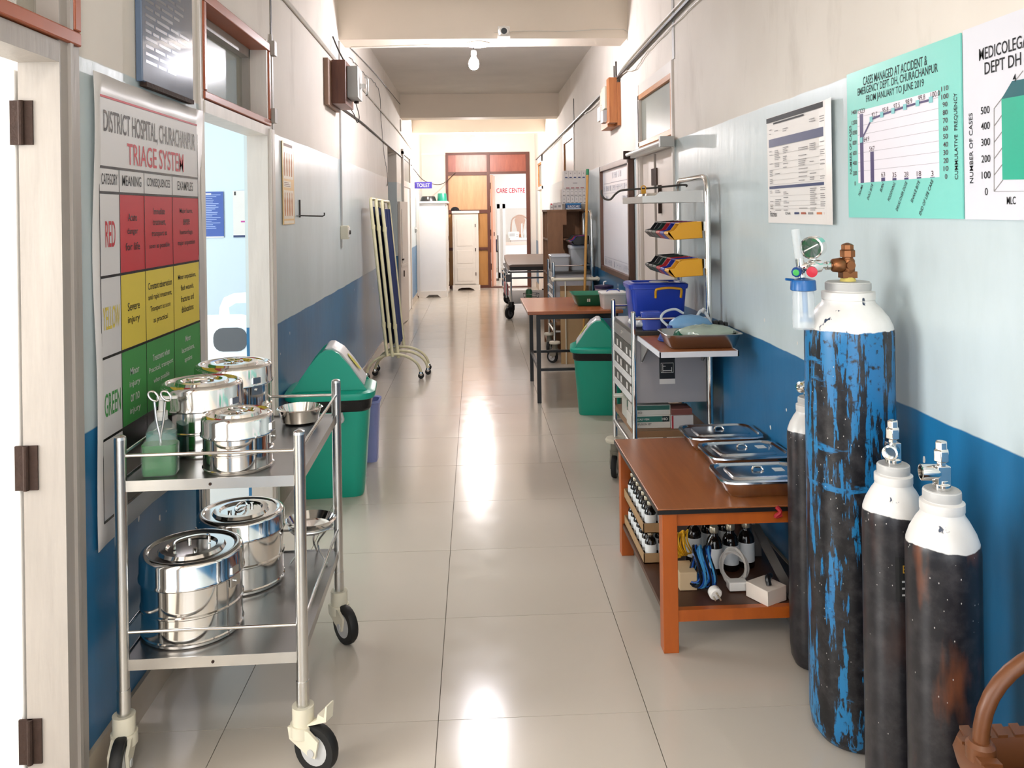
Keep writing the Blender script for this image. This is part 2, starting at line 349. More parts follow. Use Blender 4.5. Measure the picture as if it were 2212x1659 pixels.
transom('window_3', 4.87, 5.87, 1.885, 2.25, sash_tan); MB().box(XR-.01, XR+.1, 4.87, 5.95, 2.25, 2.32).build('head', white_paint, d5)
d6 = sroot('door_6'); MB().box(XR+.02, XR+.06, 9.75, 10.8, .01, 1.85).build('leaf', leaf_pink, d6)
m = MB(); m.box(XR-.012, XR+.1, 9.7, 9.75, 0, 2.42); m.box(XR-.012, XR+.1, 10.8, 10.85, 0, 2.42); m.box(XR-.012, XR+.1, 9.75, 10.8, 1.83, 1.88); m.box(XR-.012, XR+.1, 9.75, 10.8, 2.34, 2.42); m.build('frame', white_paint, d6)
transom('window_4', 9.75, 10.8, 1.88, 2.34, sash_tan)
d7 = sroot('door_7'); MB().box(XR+.02, XR+.06, 14.25, 15.15, .01, 1.85).build('leaf', leaf_pink, d7)
m = MB(); m.box(XR-.02, XR+.1, 14.2, 14.25, 0, 2.42); m.box(XR-.02, XR+.1, 15.15, 15.2, 0, 2.42); m.box(XR-.02, XR+.1, 14.2, 15.2, 1.83, 1.88); m.box(XR-.02, XR+.1, 14.2, 15.2, 2.3, 2.42); m.build('frame', white_paint, d7)
transom('window_5', 14.25, 15.15, 1.88, 2.3, sash_tan)
# assumed window in the left wall, out of view, frames the added daylight panel
w6 = sroot('window_6_assumed'); m = MB()
for a in ((.08, .11, 1.12, 2.12), (.59, .62, 1.12, 2.12), (.11, .59, 1.12, 1.15), (.11, .59, 2.09, 2.12)): m.box(XL-.12, XL-.06, *a)
m.build('frame', frame_white, w6)
# ---- end wall with timber partition
pl_end = M('end_plaster', '#e2d8ce', .75, var=.1, scale=3., bump=.15)
we = struct(MB().box(XL-.2, -.536, YE, YE+.2, 0, ZC).box(-.536, XR+.2, YE, YE+.2, 2.59, ZC).box(1.066, XR+.2, YE, YE+.2, 0, 2.59).build('wall_end', pl_end))
MB().box(XL, -.536, YE-.03, YE, 2.55, 2.58).build('ledge', white_paint, we)
MB().box(-.985, -.93, YE-1.79, YE-1.75, .05, 1.75).build('timber_edge', frame_white, we)
frame_brown = M('partition_frame_brown', '#5e3325', .45, var=.15); ply_red = wood('plywood_red', '#a5583f', '#8a432f', .35, (6, 6, 1), 3.); ply_red2 = wood('plywood_rose', '#bb7f6c', '#a4634c', .35, (6, 6, 1), 3.)
ply_tan = wood('plywood_tan', '#d2a77c', '#c3946a', .4, (8, 8, 1), 2.); ply_ochre = wood('plywood_ochre', '#c89252', '#b98142', .4, (8, 8, 1), 2.); leaf_salmon = M('door_leaf_salmon', '#e0a183', .4, var=.06)
pt = sroot('wall_partition')
def prt(n, mt, x0, x1, z0, z1, y0=YE+.0, y1=YE+.05): return MB().box(x0, x1, y0, y1, z0, z1).build(n, mt, pt)
for a in ((-.536, -.49, 0, 2.59), (.248, .305, 0, 2.59), (1.0, 1.066, 0, 2.59)): prt('post', frame_brown, *a, YE-.02, YE+.09)
for a in ((-.49, .248, 2.545, 2.59), (.305, 1.0, 2.545, 2.59), (-.49, .248, 2.155, 2.22), (.305, 1.0, 2.175, 2.22), (-.49, .248, 1.43, 1.495), (-.49, .248, .72, .775), (-.49, .248, 0, .05)): prt('rail', frame_brown, *a, YE-.01, YE+.08)
for a, mt in (((-.49, -.345, 2.22, 2.545), ply_red), ((-.345, .248, 2.22, 2.545), ply_red2), ((.305, 1.0, 2.22, 2.545), ply_red), ((-.49, .248, 1.495, 2.155), ply_tan), ((-.49, .248, .775, 1.43), ply_ochre), ((-.49, .248, .05, .72), ply_ochre)): prt('panel', mt, *a, YE+.02, YE+.04)
d8 = sroot('door_8')
lf = MB().prism([(.312, YE+.05), (.352, YE+.05), (.42, YE+.72), (.38, YE+.73)], 'z', .01, 2.16).build('leaf', leaf_salmon, d8)
MB().tube(ring((.382, YE+.2, 1.02), .035, (1, 0, 0)), .006, 6, True).build('ring_handle', rust, d8)
for z in (1.95, 1.5, 1.05, .4): MB().box(.305, .318, YE+.02, YE+.05, z-.06, z+.06).build('hinge', rust, d8)
MB().box(.305, 1.0, YE-.02, YE+.1, 0, .018).build('threshold', frame_brown, d8)
# ---- rooms beyond the doors
ward_wall = M('ward_wall_paint', '#d3e2ea', .5, var=.04, scale=2.); room_white = M('room_white_paint', '#eee9e4', .6, var=.03, scale=2.)
def room(nm, x0, x1, y0, y1, mat, skip=()):
    t = .08
    struct(MB().box(x0, x1, y0, y1, -.1, 0).build('floor_'+nm, M('room_floor', '#cfc6b8', .25, var=.05)))
    struct(MB().box(x0-t, x1+t, y0-t, y1+t, 2.95, 3.05).build('ceiling_'+nm, room_white))
    for side, b in (('west', (x0-t, x0, y0, y1)), ('south', (x0-t, x1, y0-t, y0)), ('north', (x0-t, x1, y1, y1+t)), ('east', (x1, x1+t, y0, y1))):
        if side not in skip: struct(MB().box(*b, 0, 2.95).build('wall_%s_%s' % (nm, side), mat))
room('ward', -4.95, XL-.13, 2.45, 8.2, ward_wall, ('east',))
room('side_room', -3.45, XL-.13, -.2, 2.36, room_white, ('east',))
room('passage', -3.2, XL-.13, 9.4, 11.1, room_white, ('east',))
room('care_room', -.6, 2.5, YE+.2, 21.5, room_white, ('south',))
# ================================================================ casters shared by several wheeled things
def caster(parent, x, y, ztop, ang, r=.0625, w=.028, body=ivory, hub=grey_plastic, brake=False, off=.04, name='caster'):
    e = MB(); ca, sa = math.cos(ang), math.sin(ang)
    def q(a, b, z): return (x + ca*a - sa*b, y + sa*a + ca*b, z)       # a: along trail, b: along the axle
    e.cyl(q(0, 0, ztop-.045), q(0, 0, ztop), r*.45, 18); e.cyl(q(0, 0, ztop-.075), q(0, 0, ztop-.045), r*.53, 18)
    for sgn in (-1, 1):
        b0, b1 = sgn*(w/2+.003), sgn*(w/2+.011)
        pl = [(-r*.5, ztop-.05), (r*.5, ztop-.05), (off+r*.35, r*1.5), (off+r*.2, r*.8), (off-r*.1, r*.82), (-r*.42, r*1.35)]
        e.loft([[q(a, b0, z) for a, z in pl], [q(a, b1, z) for a, z in pl]])
    e.loft([[q(a, b, ztop-.05) for a, b in ((-r*.5, -w/2), (r*.5, -w/2), (r*.5, w/2), (-r*.5, w/2))], [q(a, b, ztop-.062) for a, b in ((-r*.5, -w/2), (r*.5, -w/2), (r*.5, w/2), (-r*.5, w/2))]])
    o = e.build(name, body, parent, True)
    t = MB(); d = (-sa, ca, 0); c = Vector(q(off, -w/2, r))
    t.lathe_ax([(r*.8, 0), (r*.94, 0), (r, w*.25), (r, w*.75), (r*.94, w), (r*.8, w)], c, d, 28).build('tyre', black_rubber, o, True)
    h = MB(); h.lathe_ax([(r*.3, -.002), (r*.8, .001), (r*.8, w-.001), (r*.3, w+.002)], c, d, 24); h.cyl(q(off, -w/2-.014, r), q(off, w/2+.014, r), r*.16, 12); h.build('hub', hub, o, True)
    if brake:
        bk = MB(); pl = [(r*.1, ztop-.05), (r*1.3, ztop-.02), (r*1.35, ztop+.02), (r*1.28, ztop+.02), (r*1.2, ztop-.01), (r*.9, ztop-.005), (r*.85, ztop-.02)]
        bk.loft([[q(a, -w*.55, z) for a, z in pl], [q(a, w*.55, z) for a, z in pl]]); bk.build('brake_pedal', body, o)
    return o
# ================================================================ instrument trolley
tr = thing('instrument_trolley', 'two-shelf stainless steel trolley on casters in front of the triage banner', 'trolley', (-.7, 2.535, 0), .02)
hw, hl = .2275, .332
for sx, sy in ((-1, -1), (1, -1), (1, 1), (-1, 1)):
    p = MB(); p.cyl((sx*hw, sy*hl, .135), (sx*hw, sy*hl, .872), .0155, 18); p.lathe([(.0155, .872), (.0145, .879), (.008, .883), (.001, .884)], (sx*hw, sy*hl, 0), 18)
    p = p.build('post', steel, tr, True)
    MB().cyl((sx*hw, sy*hl, .15), (sx*hw, sy*hl, .23), .0167, 18).build('sleeve', steel, p, True)
for z, zr in ((.765, .83), (.305, .375)):
    sh = MB(); sh.box(-hw, hw, -hl, hl, z-.008, z-.004)
    for a in ((-hw, hw, -hl-.003, -hl), (-hw, hw, hl, hl+.003)): sh.box(a[0]+.012, a[1]-.012, a[2], a[3], z-.026, z+.001)
    for a in ((-hw-.003, -hw, -hl, hl), (hw, hw+.003, -hl, hl)): sh.box(a[0], a[1], a[2]+.012, a[3]-.012, z-.026, z+.001)
    sh = sh.build('shelf', darksteel, tr)
    m = MB()
    for sy in (-1, 1): m.cyl((-hw, sy*hl, zr), (hw, sy*hl, zr), .0045, 10)
    for sx in (-1, 1): m.cyl((sx*hw, -hl, zr), (sx*hw, hl, zr), .0045, 10)
    m.build('guard_rail', chrome, tr, True)
    lip = MB(); lip.box(-hw+.014, hw-.014, -hl-.0045, -hl-.003, z-.027, z+.001).build('front_lip', steel, sh)
    MB().cyl((0, -hl-.006, z-.014), (0, -hl-.003, z-.014), .004, 8).build('rivet', rust, sh)
caster(tr, -hw, -hl, .165, -1.45, brake=False); caster(tr, hw, -hl, .165, -.45, brake=True); caster(tr, hw, hl, .165, -.9); caster(tr, -hw, hl, .165, 1.2)
# ================================================================ dressing drums
inside_dark = M('dull_steel', (.45, .43, .41), .35, 1., .1)
def drum(label, c, r, h, lid, rot=0., latch=-.5, handle='flat'):
    d = thing('dressing_drum', label, 'drum', c, rot, 'steel dressing drums on the trolley')
    b = MB(); hb = h - lid
    b.lathe([(r*.97, 0), (r, .004), (r, hb*.06), (r+.003, hb*.08), (r, hb*.1), (r, hb*.46), (r+.0035, hb*.48), (r+.0035, hb*.5), (r, hb*.52), (r, hb)], n=48).build('body', chrome, d, True)
    l = MB(); R = r + .004
    l.lathe([(R, hb-.012), (R+.003, hb-.009), (R+.003, hb-.004), (R, hb), (R, h-.012), (R-.004, h-.004), (R-.012, h), (R*.86, h-.001), (R*.82, h-.006), (R*.66, h-.006), (R*.62, h+.002), (R*.5, h+.003), (R*.46, h-.003), (R*.2, h-.002), (.002, h-.002)], n=48)
    l = l.build('lid', chrome, d, True)
    hd = MB(); k = R*.34
    if handle == 'flat': hd.tube(ring((0, 0, h+.006), k, n=24, sx=.32, sy=1.)[:], .0035, 8, True)
    else: hd.tube(bez([(-k, 0, h), (-k*.9, 0, h+.022), (0, 0, h+.028), (k*.9, 0, h+.022), (k, 0, h)], 6), .004, 8)
    hd.cyl((0, -k*.9, h-.002), (0, -k*.9, h+.008), .006, 10); hd.cyl((0, k*.9, h-.002), (0, k*.9, h+.008), .006, 10)
    hd.build('handle', chrome, l, True)
    la = MB(); a = latch; ca, sa = math.cos(a), math.sin(a)
    def q(t, rr, z): return (rr*math.cos(a+t/r), rr*math.sin(a+t/r), z)
    for z0, z1, t in ((hb-.035, hb-.008, .018), (hb, hb+.018, .013)):
        la.loft([[q(-t, r+.003, z0), q(t, r+.003, z0), q(t, r+.003, z1), q(-t, r+.003, z1)], [q(-t, r+.009, z0), q(t, r+.009, z0), q(t, r+.009, z1), q(-t, r+.009, z1)]])
    la.cyl(q(0, r+.008, hb-.02), q(0, r+.014, hb-.02), .005, 10); la.build('latch', steel, d)
    s = MB(); s.loft([[q(-.02-.004, r+.001, .004), q(-.02, r+.001, .004), q(-.02, r+.001, hb), q(-.024, r+.001, hb)], [q(-.024, r+.002, .004), q(-.02, r+.002, .004), q(-.02, r+.002, hb), q(-.024, r+.002, hb)]]); s.build('seam', inside_dark, d)
    return d
ZT, ZS = .7615, .3015
drum('small shiny dressing drum beside the green bottle on the upper shelf', (ony(516, 990, 2.32).x, 2.315, ZT), .091, .148, .045, .3, -.4)
drum('middle-sized dressing drum with striped lid behind the green bottle, upper shelf', (ony(437, 900, 2.5).x, 2.50, ZT), .112, .2, .06, 1.2, -1.6)
drum('dressing drum with name clip at the back of the trolley, upper shelf', (-.785, 2.742, ZT), .116, .21, .055, .2, -.9)
drum('largest dressing drum, at the front of the lower shelf', (ony(412, 1340, 2.37).x+.006, 2.372, ZS), .133, .225, .06, .5, -.85, 'arch')
drum('dressing drum behind the largest one on the lower shelf', (ony(522, 1200, 2.665).x, 2.665, ZS), .128, .222, .05, -.7, -1.9)
# ---- bottles, forceps, bowls
bottle_shell = M('bottle_shell', '#dfeeea', .1, alpha=.16, var=.02); liq = M('green_liquid', '#0e8f2a', .1, trans=.4, var=.1); teal_liq = M('teal_liquid', '#5fb9ad', .12, trans=.4, var=.05)
def squ_bottle(name, label, c, w, d, hh, fill, lm, rot=0., cap=True):
    b = thing(name, label, 'bottle', c, rot)
    MB().rsec([(w*.9, d*.9, .002, .012), (w-.004, d-.004, .008, .014), (w-.004, d-.004, fill, .014)]).build('liquid', lm, b, True)
    MB().rsec([(w*.92, d*.92, 0, .012), (w, d, .007, .016), (w, d, hh*.68, .016), (w*.8, d*.75, hh*.82, .02), (.034, .034, hh*.93, .0165), (.034, .034, hh, .0165)], cap1=False).build('shell', bottle_shell, b, True)
    return b
gb = squ_bottle('green_bottle', 'clear square bottle of green liquid holding scissors on the trolley', (ony(347, 1000, 2.262).x, 2.262, ZT), .092, .058, .115, .082, liq, .1)
sc_ = thing('surgical_scissors', 'steel scissors standing handles up in the green bottle', 'scissors', gb.location + Vector((.0, 0, .012)))
for sgn in (-1, 1):
    m = MB(); m.tube(ring((sgn*.0165+.0, 0, .195), .0125, (0, 1, 0), 20, .8, 1.25), .0028, 8, True)
    m.tube(bez([(sgn*.014, 0, .18), (sgn*.009, 0, .13), (-sgn*.001, 0, .075), (-sgn*.004, 0, .01)], 6), .0035, 8, rad=None); m.build('blade_and_ring', steel, sc_, True)
tb = squ_bottle('hand_rub_bottle', 'teal hand rub bottle with white pump behind the green bottle', (ony(350, 990, 2.345).x, 2.345, ZT), .08, .05, .135, .09, teal_liq, .15)
m = MB(); m.lathe([(.017, .125), (.017, .148), (.008, .15), (.006, .178), (.012, .18), (.012, .188), (.004, .19)], n=16); m.box(0, .042, -.006, .006, .181, .188); m.build('pump', white_enamel, tb, True)
bw = thing('steel_bowl', 'empty round steel bowl on the upper trolley shelf', 'bowl', (-.585, 2.79, ZT))
MB().lathe([(.045, .001), (.06, .006), (.065, .03), (.069, .045), (.074, .047), (.069, .05), (.062, .03), (.055, .01), (.001, .006)], n=40, cap1=False).build('bowl_body', chrome, bw, True)
bn = thing('basin_on_stand', 'shiny basin on a bent wire stand, lower trolley shelf', 'basin', (-.555, 2.792, ZS))
MB().lathe([(.02, .095), (.05, .1), (.07, .12), (.078, .135), (.083, .137), (.077, .141), (.062, .118), (.001, .104)], n=36, cap1=False).build('bowl', chrome, bn, True)
m = MB(); m.tube(ring((0, 0, .115), .07, n=24), .0035, 6, True)
for k in range(3):
    a = 2.1*k - .6; m.tube(bez([(.07*math.cos(a), .07*math.sin(a), .115), (.03*math.cos(a), .03*math.sin(a), .06), (.07*math.cos(a), .07*math.sin(a), .004)], 6), .0035, 6)
m.build('wire_stand', steel, bn, True)
# ================================================================ triage banner (flat print on a vinyl sheet) on the left wall
vinyl = M('vinyl_sheet', '#cfcac6', .4, var=.06, scale=3., bump=.25, bscale=5.); vinyl_white = M('vinyl_print_white', '#d8d4d2', .5, var=.03)
v_red = M('vinyl_red', '#c22d35', .5, var=.04); v_yel = M('vinyl_yellow', '#e0c745', .5, var=.04); v_grn = M('vinyl_green', '#3d8f43', .5, var=.04); v_blk = M('vinyl_black', '#1d1b1b', .25, var=.1)
ba = thing('triage_banner', 'tall vinyl triage banner with red, yellow and green rows', 'banner', (XL, 2.61, .58))
y0, y1, zt_ = 2.205, 3.075, 1.825
import math as _m
m = MB(); rows = 26; k = 14; vs = []; fs = []
for i in range(rows+1):
    z = .58 + (zt_-.58)*i/rows
    for j in range(k+1):
        y = y0 + (y1-y0)*j/k; e = min(j, k-j, i, rows-i)
        vs.append((.004 + (.004*math.sin(9*z + 5*y) + .003*math.sin(23*y-7*z) + .005 if e == 0 else .0), y-2.61, z-.58))
for i in range(rows):
    for j in range(k): a = i*(k+1)+j; fs.append((a, a+1, a+k+2, a+k+1))
m.add(vs, fs).build('sheet', vinyl, ba, True, solid=.0015)
def bq(nm, mt, ya, yb, za, zb, x=.0062): return MB().box(x-.0008, x, ya-2.61, yb-2.61, za-.58, zb-.58).build(nm, mt, ba)
yc = [2.245, 2.369, 2.544, 2.776, 3.032]
bq('title_field', vinyl_white, yc[0], yc[4], 1.583, 1.765); bq('heading_row', vinyl_white, yc[0], yc[4], 1.515, 1.577)
for zb, zt2, mt in ((1.29, 1.51, v_red), (1.075, 1.284, v_yel), (.86, 1.069, v_grn), (.645, .854, v_blk)):
    bq('category_cell', vinyl_white, yc[0], yc[1]-.002, zb, zt2)
    for j in (1, 2, 3): bq('colour_cell', mt, yc[j]+.001, yc[j+1]-.001, zb, zt2)
m = MB()
for z in (1.58, 1.512, 1.287, 1.072, .857, .642): m.box(.0064, .0069, yc[0]-2.61, yc[4]-2.61, z-.58-.004, z-.58+.003)
for y in yc: m.box(.0064, .0068, y-2.612, y-2.609, .06, 1.0)
for y in (yc[0], yc[4]): m.box(.0064, .0068, y-2.612, y-2.609, 1.0, 1.19)
m.build('grid_lines', v_blk, ba)
MB().box(.0064, .0069, yc[0]-2.61, yc[4]-2.61, 1.186, 1.192).build('red_rule', v_red, ba)
R_, U_ = (0, 1, 0), (0, 0, 1)
def btx(lines, mt, nm, x=.0071):
    for s, y, z, w_, h_ in lines: MB().text(s, (x, y-2.61, z-.58), R_, U_, w_, h_).build(nm, mt, ba)
btx([('DISTRICT HOSPITAL, CHURACHANPUR', 2.64, 1.70, .73, .068)], v_blk, 'hospital_name')
btx([('TRIAGE SYSTEM', 2.655, 1.625, .46, .062), ('RED', 2.307, 1.40, .062, .07)], v_red, 'title_lettering')
btx([('CATEGORY', 2.307, 1.548, .1, .03), ('MEANING', 2.455, 1.548, .135, .03), ('CONSEQUENCES', 2.66, 1.548, .19, .03), ('EXAMPLES', 2.9, 1.548, .15, .03)], v_blk, 'heading_lettering')
btx([('YELLOW', 2.307, 1.175, .105, .062)], v_yel, 'row_name'); btx([('GREEN', 2.307, .945, .1, .062)], v_grn, 'row_name')
t = []
def blk(lines, y, z, h_, step, per): 
    for i, s in enumerate(lines): t.append((s, y, z - i*step, per*len(s), h_))
blk(['Acute', 'danger', 'for life'], 2.455, 1.445, .022, .042, .0125); blk(['Immediate', 'treatment,', 'transport as', 'soon as possible'], 2.66, 1.462, .02, .036, .0105); blk(['Major burns,', 'severe', 'haemorrhage,', 'major amputation'], 2.905, 1.462, .02, .036, .0105)
blk(['Severe', 'injury'], 2.455, 1.19, .024, .04, .014); blk(['Constant observation', 'and rapid treatment,', 'Transport as soon', 'as practical'], 2.66, 1.235, .021, .036, .0098); blk(['Minor amputations,', 'flesh wounds,', 'fractures and', 'dislocations'], 2.905, 1.24, .021, .036, .0098)
btx(t, v_blk, 'cell_lettering'); t = []
blk(['Minor', 'injury', 'or no', 'injury'], 2.455, 1.005, .021, .038, .0125); blk(['Treatment when', 'Practical, transport', 'when possible'], 2.66, 1.015, .02, .036, .01); blk(['Minor', 'lacerations,', 'sprains'], 2.905, 1.03, .02, .036, .0105)
btx(t, vinyl_white, 'cell_lettering')
# ---- metal notice plaque
pq = thing('notice_plaque', 'glossy dark blue notice plaque above the triage banner', 'plaque', (XL, 2.73, 1.845))
MB().box(.002, .022, -.225, .22, 0, .36).build('board', M('plaque_enamel', '#5c6d85', .12, var=.25, scale=5., coat=.5), pq, bevel=.003)
m = MB(); rr = random.Random(3)
for i in range(13):
    n = rr.choice((3, 4, 5)); y = -.2
    for j in range(n):
        l = rr.uniform(.04, .11)
        if y + l > .2: break
        m.box(.0222, .0224, y, y+l, .335-.023*i, .344-.023*i); y += l + .012
m.build('engraved_text', M('plaque_text', '#2c3440', .3), pq)
MB().box(.004, .024, -.2, .22, -.012, .002).build('worn_edge', rust, pq)
# ---- paper chart, hook, socket
pc = thing('paper_chart', 'narrow orange bordered paper chart hanging beside the open ward door', 'chart', (XL, 4.49, 1.395))
MB().box(.003, .006, -.13, .14, 0, .436).build('sheet', M('chart_orange', '#e5bd7c', .35, var=.1), pc)
m = MB(); m.box(.0061, .0066, -.11, .12, .03, .18); m.box(.0061, .0066, -.11, .12, .24, .4); m.box(.0061, .0066, -.11, .06, .195, .228); m.box(.0061, .0066, -.11, .12, .004, .02); m.build('print_fields', M('chart_cream', '#efe3d0', .35), pc)
m = MB()
for z0 in (.045, .255):
    for i in range(4): y = -.085+.055*i; m.lathe([(.012, 0), (.017, .03), (.014, .06), (.018, .08), (.007, .1), (.009, .118), (.002, .125)], (.0068, y, z0), 8, sx=.04); 
m.build('figure_drawings', M('chart_figures', '#c98a5e', .5), pc)
m = MB()
for i in range(3): m.box(.0067, .007, -.1, .04-.03*(i == 2), .2+.009*i, .203+.009*i)
m.box(.0062, .007, -.1, .1, .41, .425); m.build('fine_print', M('chart_text', '#8d6a5a', .5), pc)
hk = thing('wall_hook', 'dark iron wall hook on the pale wall near the paper chart', 'hook', (XL, 4.8, 1.39))
m = MB(); m.box(0, .006, -.02, 0, .04, .14); m.tube([(.004, -.01, .05), (.13, -.01, .045), (.14, -.01, .05), (.14, -.01, .065)], .004, 8); m.cyl((.004, -.01, .05), (.004, -.1, .05), .002, 6); m.build('hook_bar', cable_dark, hk, True)
so = thing('socket_box', 'ivory surface socket below the conduit on the left wall', 'socket', (XL, 6.25, 1.26))
MB().box(0, .055, -.03, .05, 0, .1).build('box', ivory, so, bevel=.004); MB().box(.055, .062, -.02, .04, .012, .09).build('face', white_enamel, so, bevel=.003); MB().lathe_ax([(.018, 0), (.014, .01)], (.062, .01, .05), (1, 0, 0), 16).build('pin_panel', cable_dark, so); MB().box(0, .01, -.03, .0, -.06, 0).build('backing_strip', grey_plastic, so)
cdn = thing('wall_conduit', 'thin painted conduit dropping to the ivory socket', 'conduit', (XL, 6.26, 1.36)); MB().box(.001, .014, -.012, .008, 0, 1.37).build('channel', grey_plastic, cdn)
# ---- distribution boards
woodred = wood('board_wood_brown', '#6a3b24', '#53291a', .45, (8, 8, 1), 4.); woodor = wood('board_wood_orange', '#b4713c', '#98562a', .45, (8, 8, 1), 4.); box_grey = M('switch_box_grey', '#a9a9a6', .45, var=.06)
db = thing('switch_board', 'dark wooden switch board with grey isolator box on the left wall', 'switch board', (XL, 5.92, 2.2))
MB().box(.002, .03, -.3, .18, -.02, .29).build('wall_plate', M('wall_plate_pale', '#8d6f5d', .6), db); MB().box(.03, .125, -.17, .2, 0, .3).build('timber_box', woodred, db, bevel=.004)
ib = MB().box(.125, .2, -.1, .13, .05, .27).build('isolator_box', box_grey, db, bevel=.006)
m = MB(); m.box(.2, .235, .0, .03, .13, .16); m.tube(bez([(.235, .015, .08), (.25, .015, .1), (.25, .015, .19), (.235, .015, .21)], 5), .008, 8); m.build('lever', steel, ib, True)
MB().cyl((.16, .1, .035), (.16, .1, .05), .018, 14).build('gland', rust, ib)
m = MB(); m.tube(bez([(.15, .12, .05), (.17, .16, -.05), (.15, .2, -.09), (.12, .22, -.02), (.06, .24, .06), (.02, .3, .04)], 8), .0035, 6); m.tube(bez([(.1, .05, .3), (.05, .03, .4), (.01, .03, .5)], 6), .006, 6); m.build('cable', cable_dark, db, True)
rb = thing('meter_board', 'orange wooden meter board with white fuse boxes on the right wall', 'meter board', (XR, 6.83, 2.14))
MB().box(-.03, -.002, -.24, .24, -.02, .32).build('wall_plate', woodor, rb); MB().box(-.095, -.03, -.24, -.12, 0, .36).build('timber_box', woodor, rb, bevel=.003); MB().box(-.09, -.03, -.12, .24, -.02, .03).build('timber_lip', woodor, rb)
MB().box(-.11, -.03, -.1, .06, .13, .31).build('fuse_box', ivory, rb, bevel=.005); MB().box(-.12, -.03, -.06, .06, .02, .12).build('fuse_box', grey_plastic, rb, bevel=.005); MB().box(-.125, -.03, .08, .2, .05, .17).build('fuse_box', white_enamel, rb, bevel=.005); MB().box(-.1, -.03, .08, .2, .19, .3).build('fuse_carrier', ivory, rb, bevel=.003)
m = MB(); m.tube([(-.02, -.15, .36), (-.02, -.15, .5)], .007, 6); m.tube([(-.02, -.06, .32), (-.02, -.06, .48)], .006, 6); m.build('cable', cable_dark, rb, True)
# ---- cable runs along both walls
def run(name, label, pts, r, mat, jit=.0):
    rr = random.Random(len(name)+len(pts)); P = bez(pts, 10)
    P = [p + Vector((0, 0, rr.uniform(-jit, jit))) for p in P]
    return tag(MB().tube(P, r, 6).build(name, mat, None, True), label, 'cable')
run('cable_run', 'grey cable trunking running high along the right wall', [(XR-.02, 2.2, 2.565), (XR-.02, 4.4, 2.555), (XR-.02, 6.8, 2.50), (XR-.02, 10, 2.46), (XR-.02, 15.4, 2.40)], .012, cable_dark)
run('cable_run', 'thin loose wire sagging along the right wall trunking', [(XR-.01, 3.4, 2.52), (XR-.014, 5.3, 2.5), (XR-.014, 5.9, 2.45), (XR-.014, 6.5, 2.5), (XR-.014, 8, 2.44), (XR-.01, 9.5, 2.47), (XR-.01, 13, 2.38)], .004, cable_white, .006)
run('cable_run', 'white cable crossing above the right wall trunking', [(XR-.008, 3.2, 2.62), (XR-.012, 5, 2.59), (XR-.012, 6.3, 2.555), (XR-.012, 6.68, 2.52)], .006, cable_white)
run('conduit_run', 'pale conduit running from the switch board along the left wall', [(XL+.012, 2.6, 2.6), (XL+.012, 4.5, 2.58), (XL+.012, 6.4, 2.55)], .012, cable_white)
run('cable_run', 'dark clipped cable sloping down the left wall behind the switch board', [(XL+.01, 6.25, 2.24), (XL+.01, 7.5, 2.25), (XL+.01, 9.5, 2.23), (XL+.01, 11, 2.22), (XL+.01, 13.3, 2.2)], .008, cable_dark)
run('cable_run', 'white cable high on the left wall beyond the beam', [(XL+.01, 6.7, 2.57), (XL+.01, 8.5, 2.55), (XL+.01, 11.2, 2.52), (XL+.01, 13.5, 2.45)], .007, cable_white)
run('cable_run', 'wavy loose wire hanging down the left wall to the passage', [(XL+.008, 6.75, 2.70), (XL+.008, 7.6, 2.72), (XL+.008, 8.8, 2.74), (XL+.008, 9.0, 2.45), (XL+.008, 9.25, 2.1), (XL+.008, 9.5, 1.95), (XL+.008, 9.6, 1.8), (XL+.008, 9.5, 1.76)], .003, cable_dark, .012)
run('ceiling_wire', 'thin wire along the ceiling edge of the left wall', [(XL+.01, 6.62, 2.78), (XL+.01, 8.5, 2.86), (XL+.01, 11.35, 2.92)], .004, cable_dark)
run('hanging_wire', 'dark wire sagging across to the timber partition', [(XL+.01, 13.6, 2.17), (-.85, 14.5, 2.0), (-.6, 15.4, 1.97), (-.35, 15.97, 2.2)], .007, cable_dark)
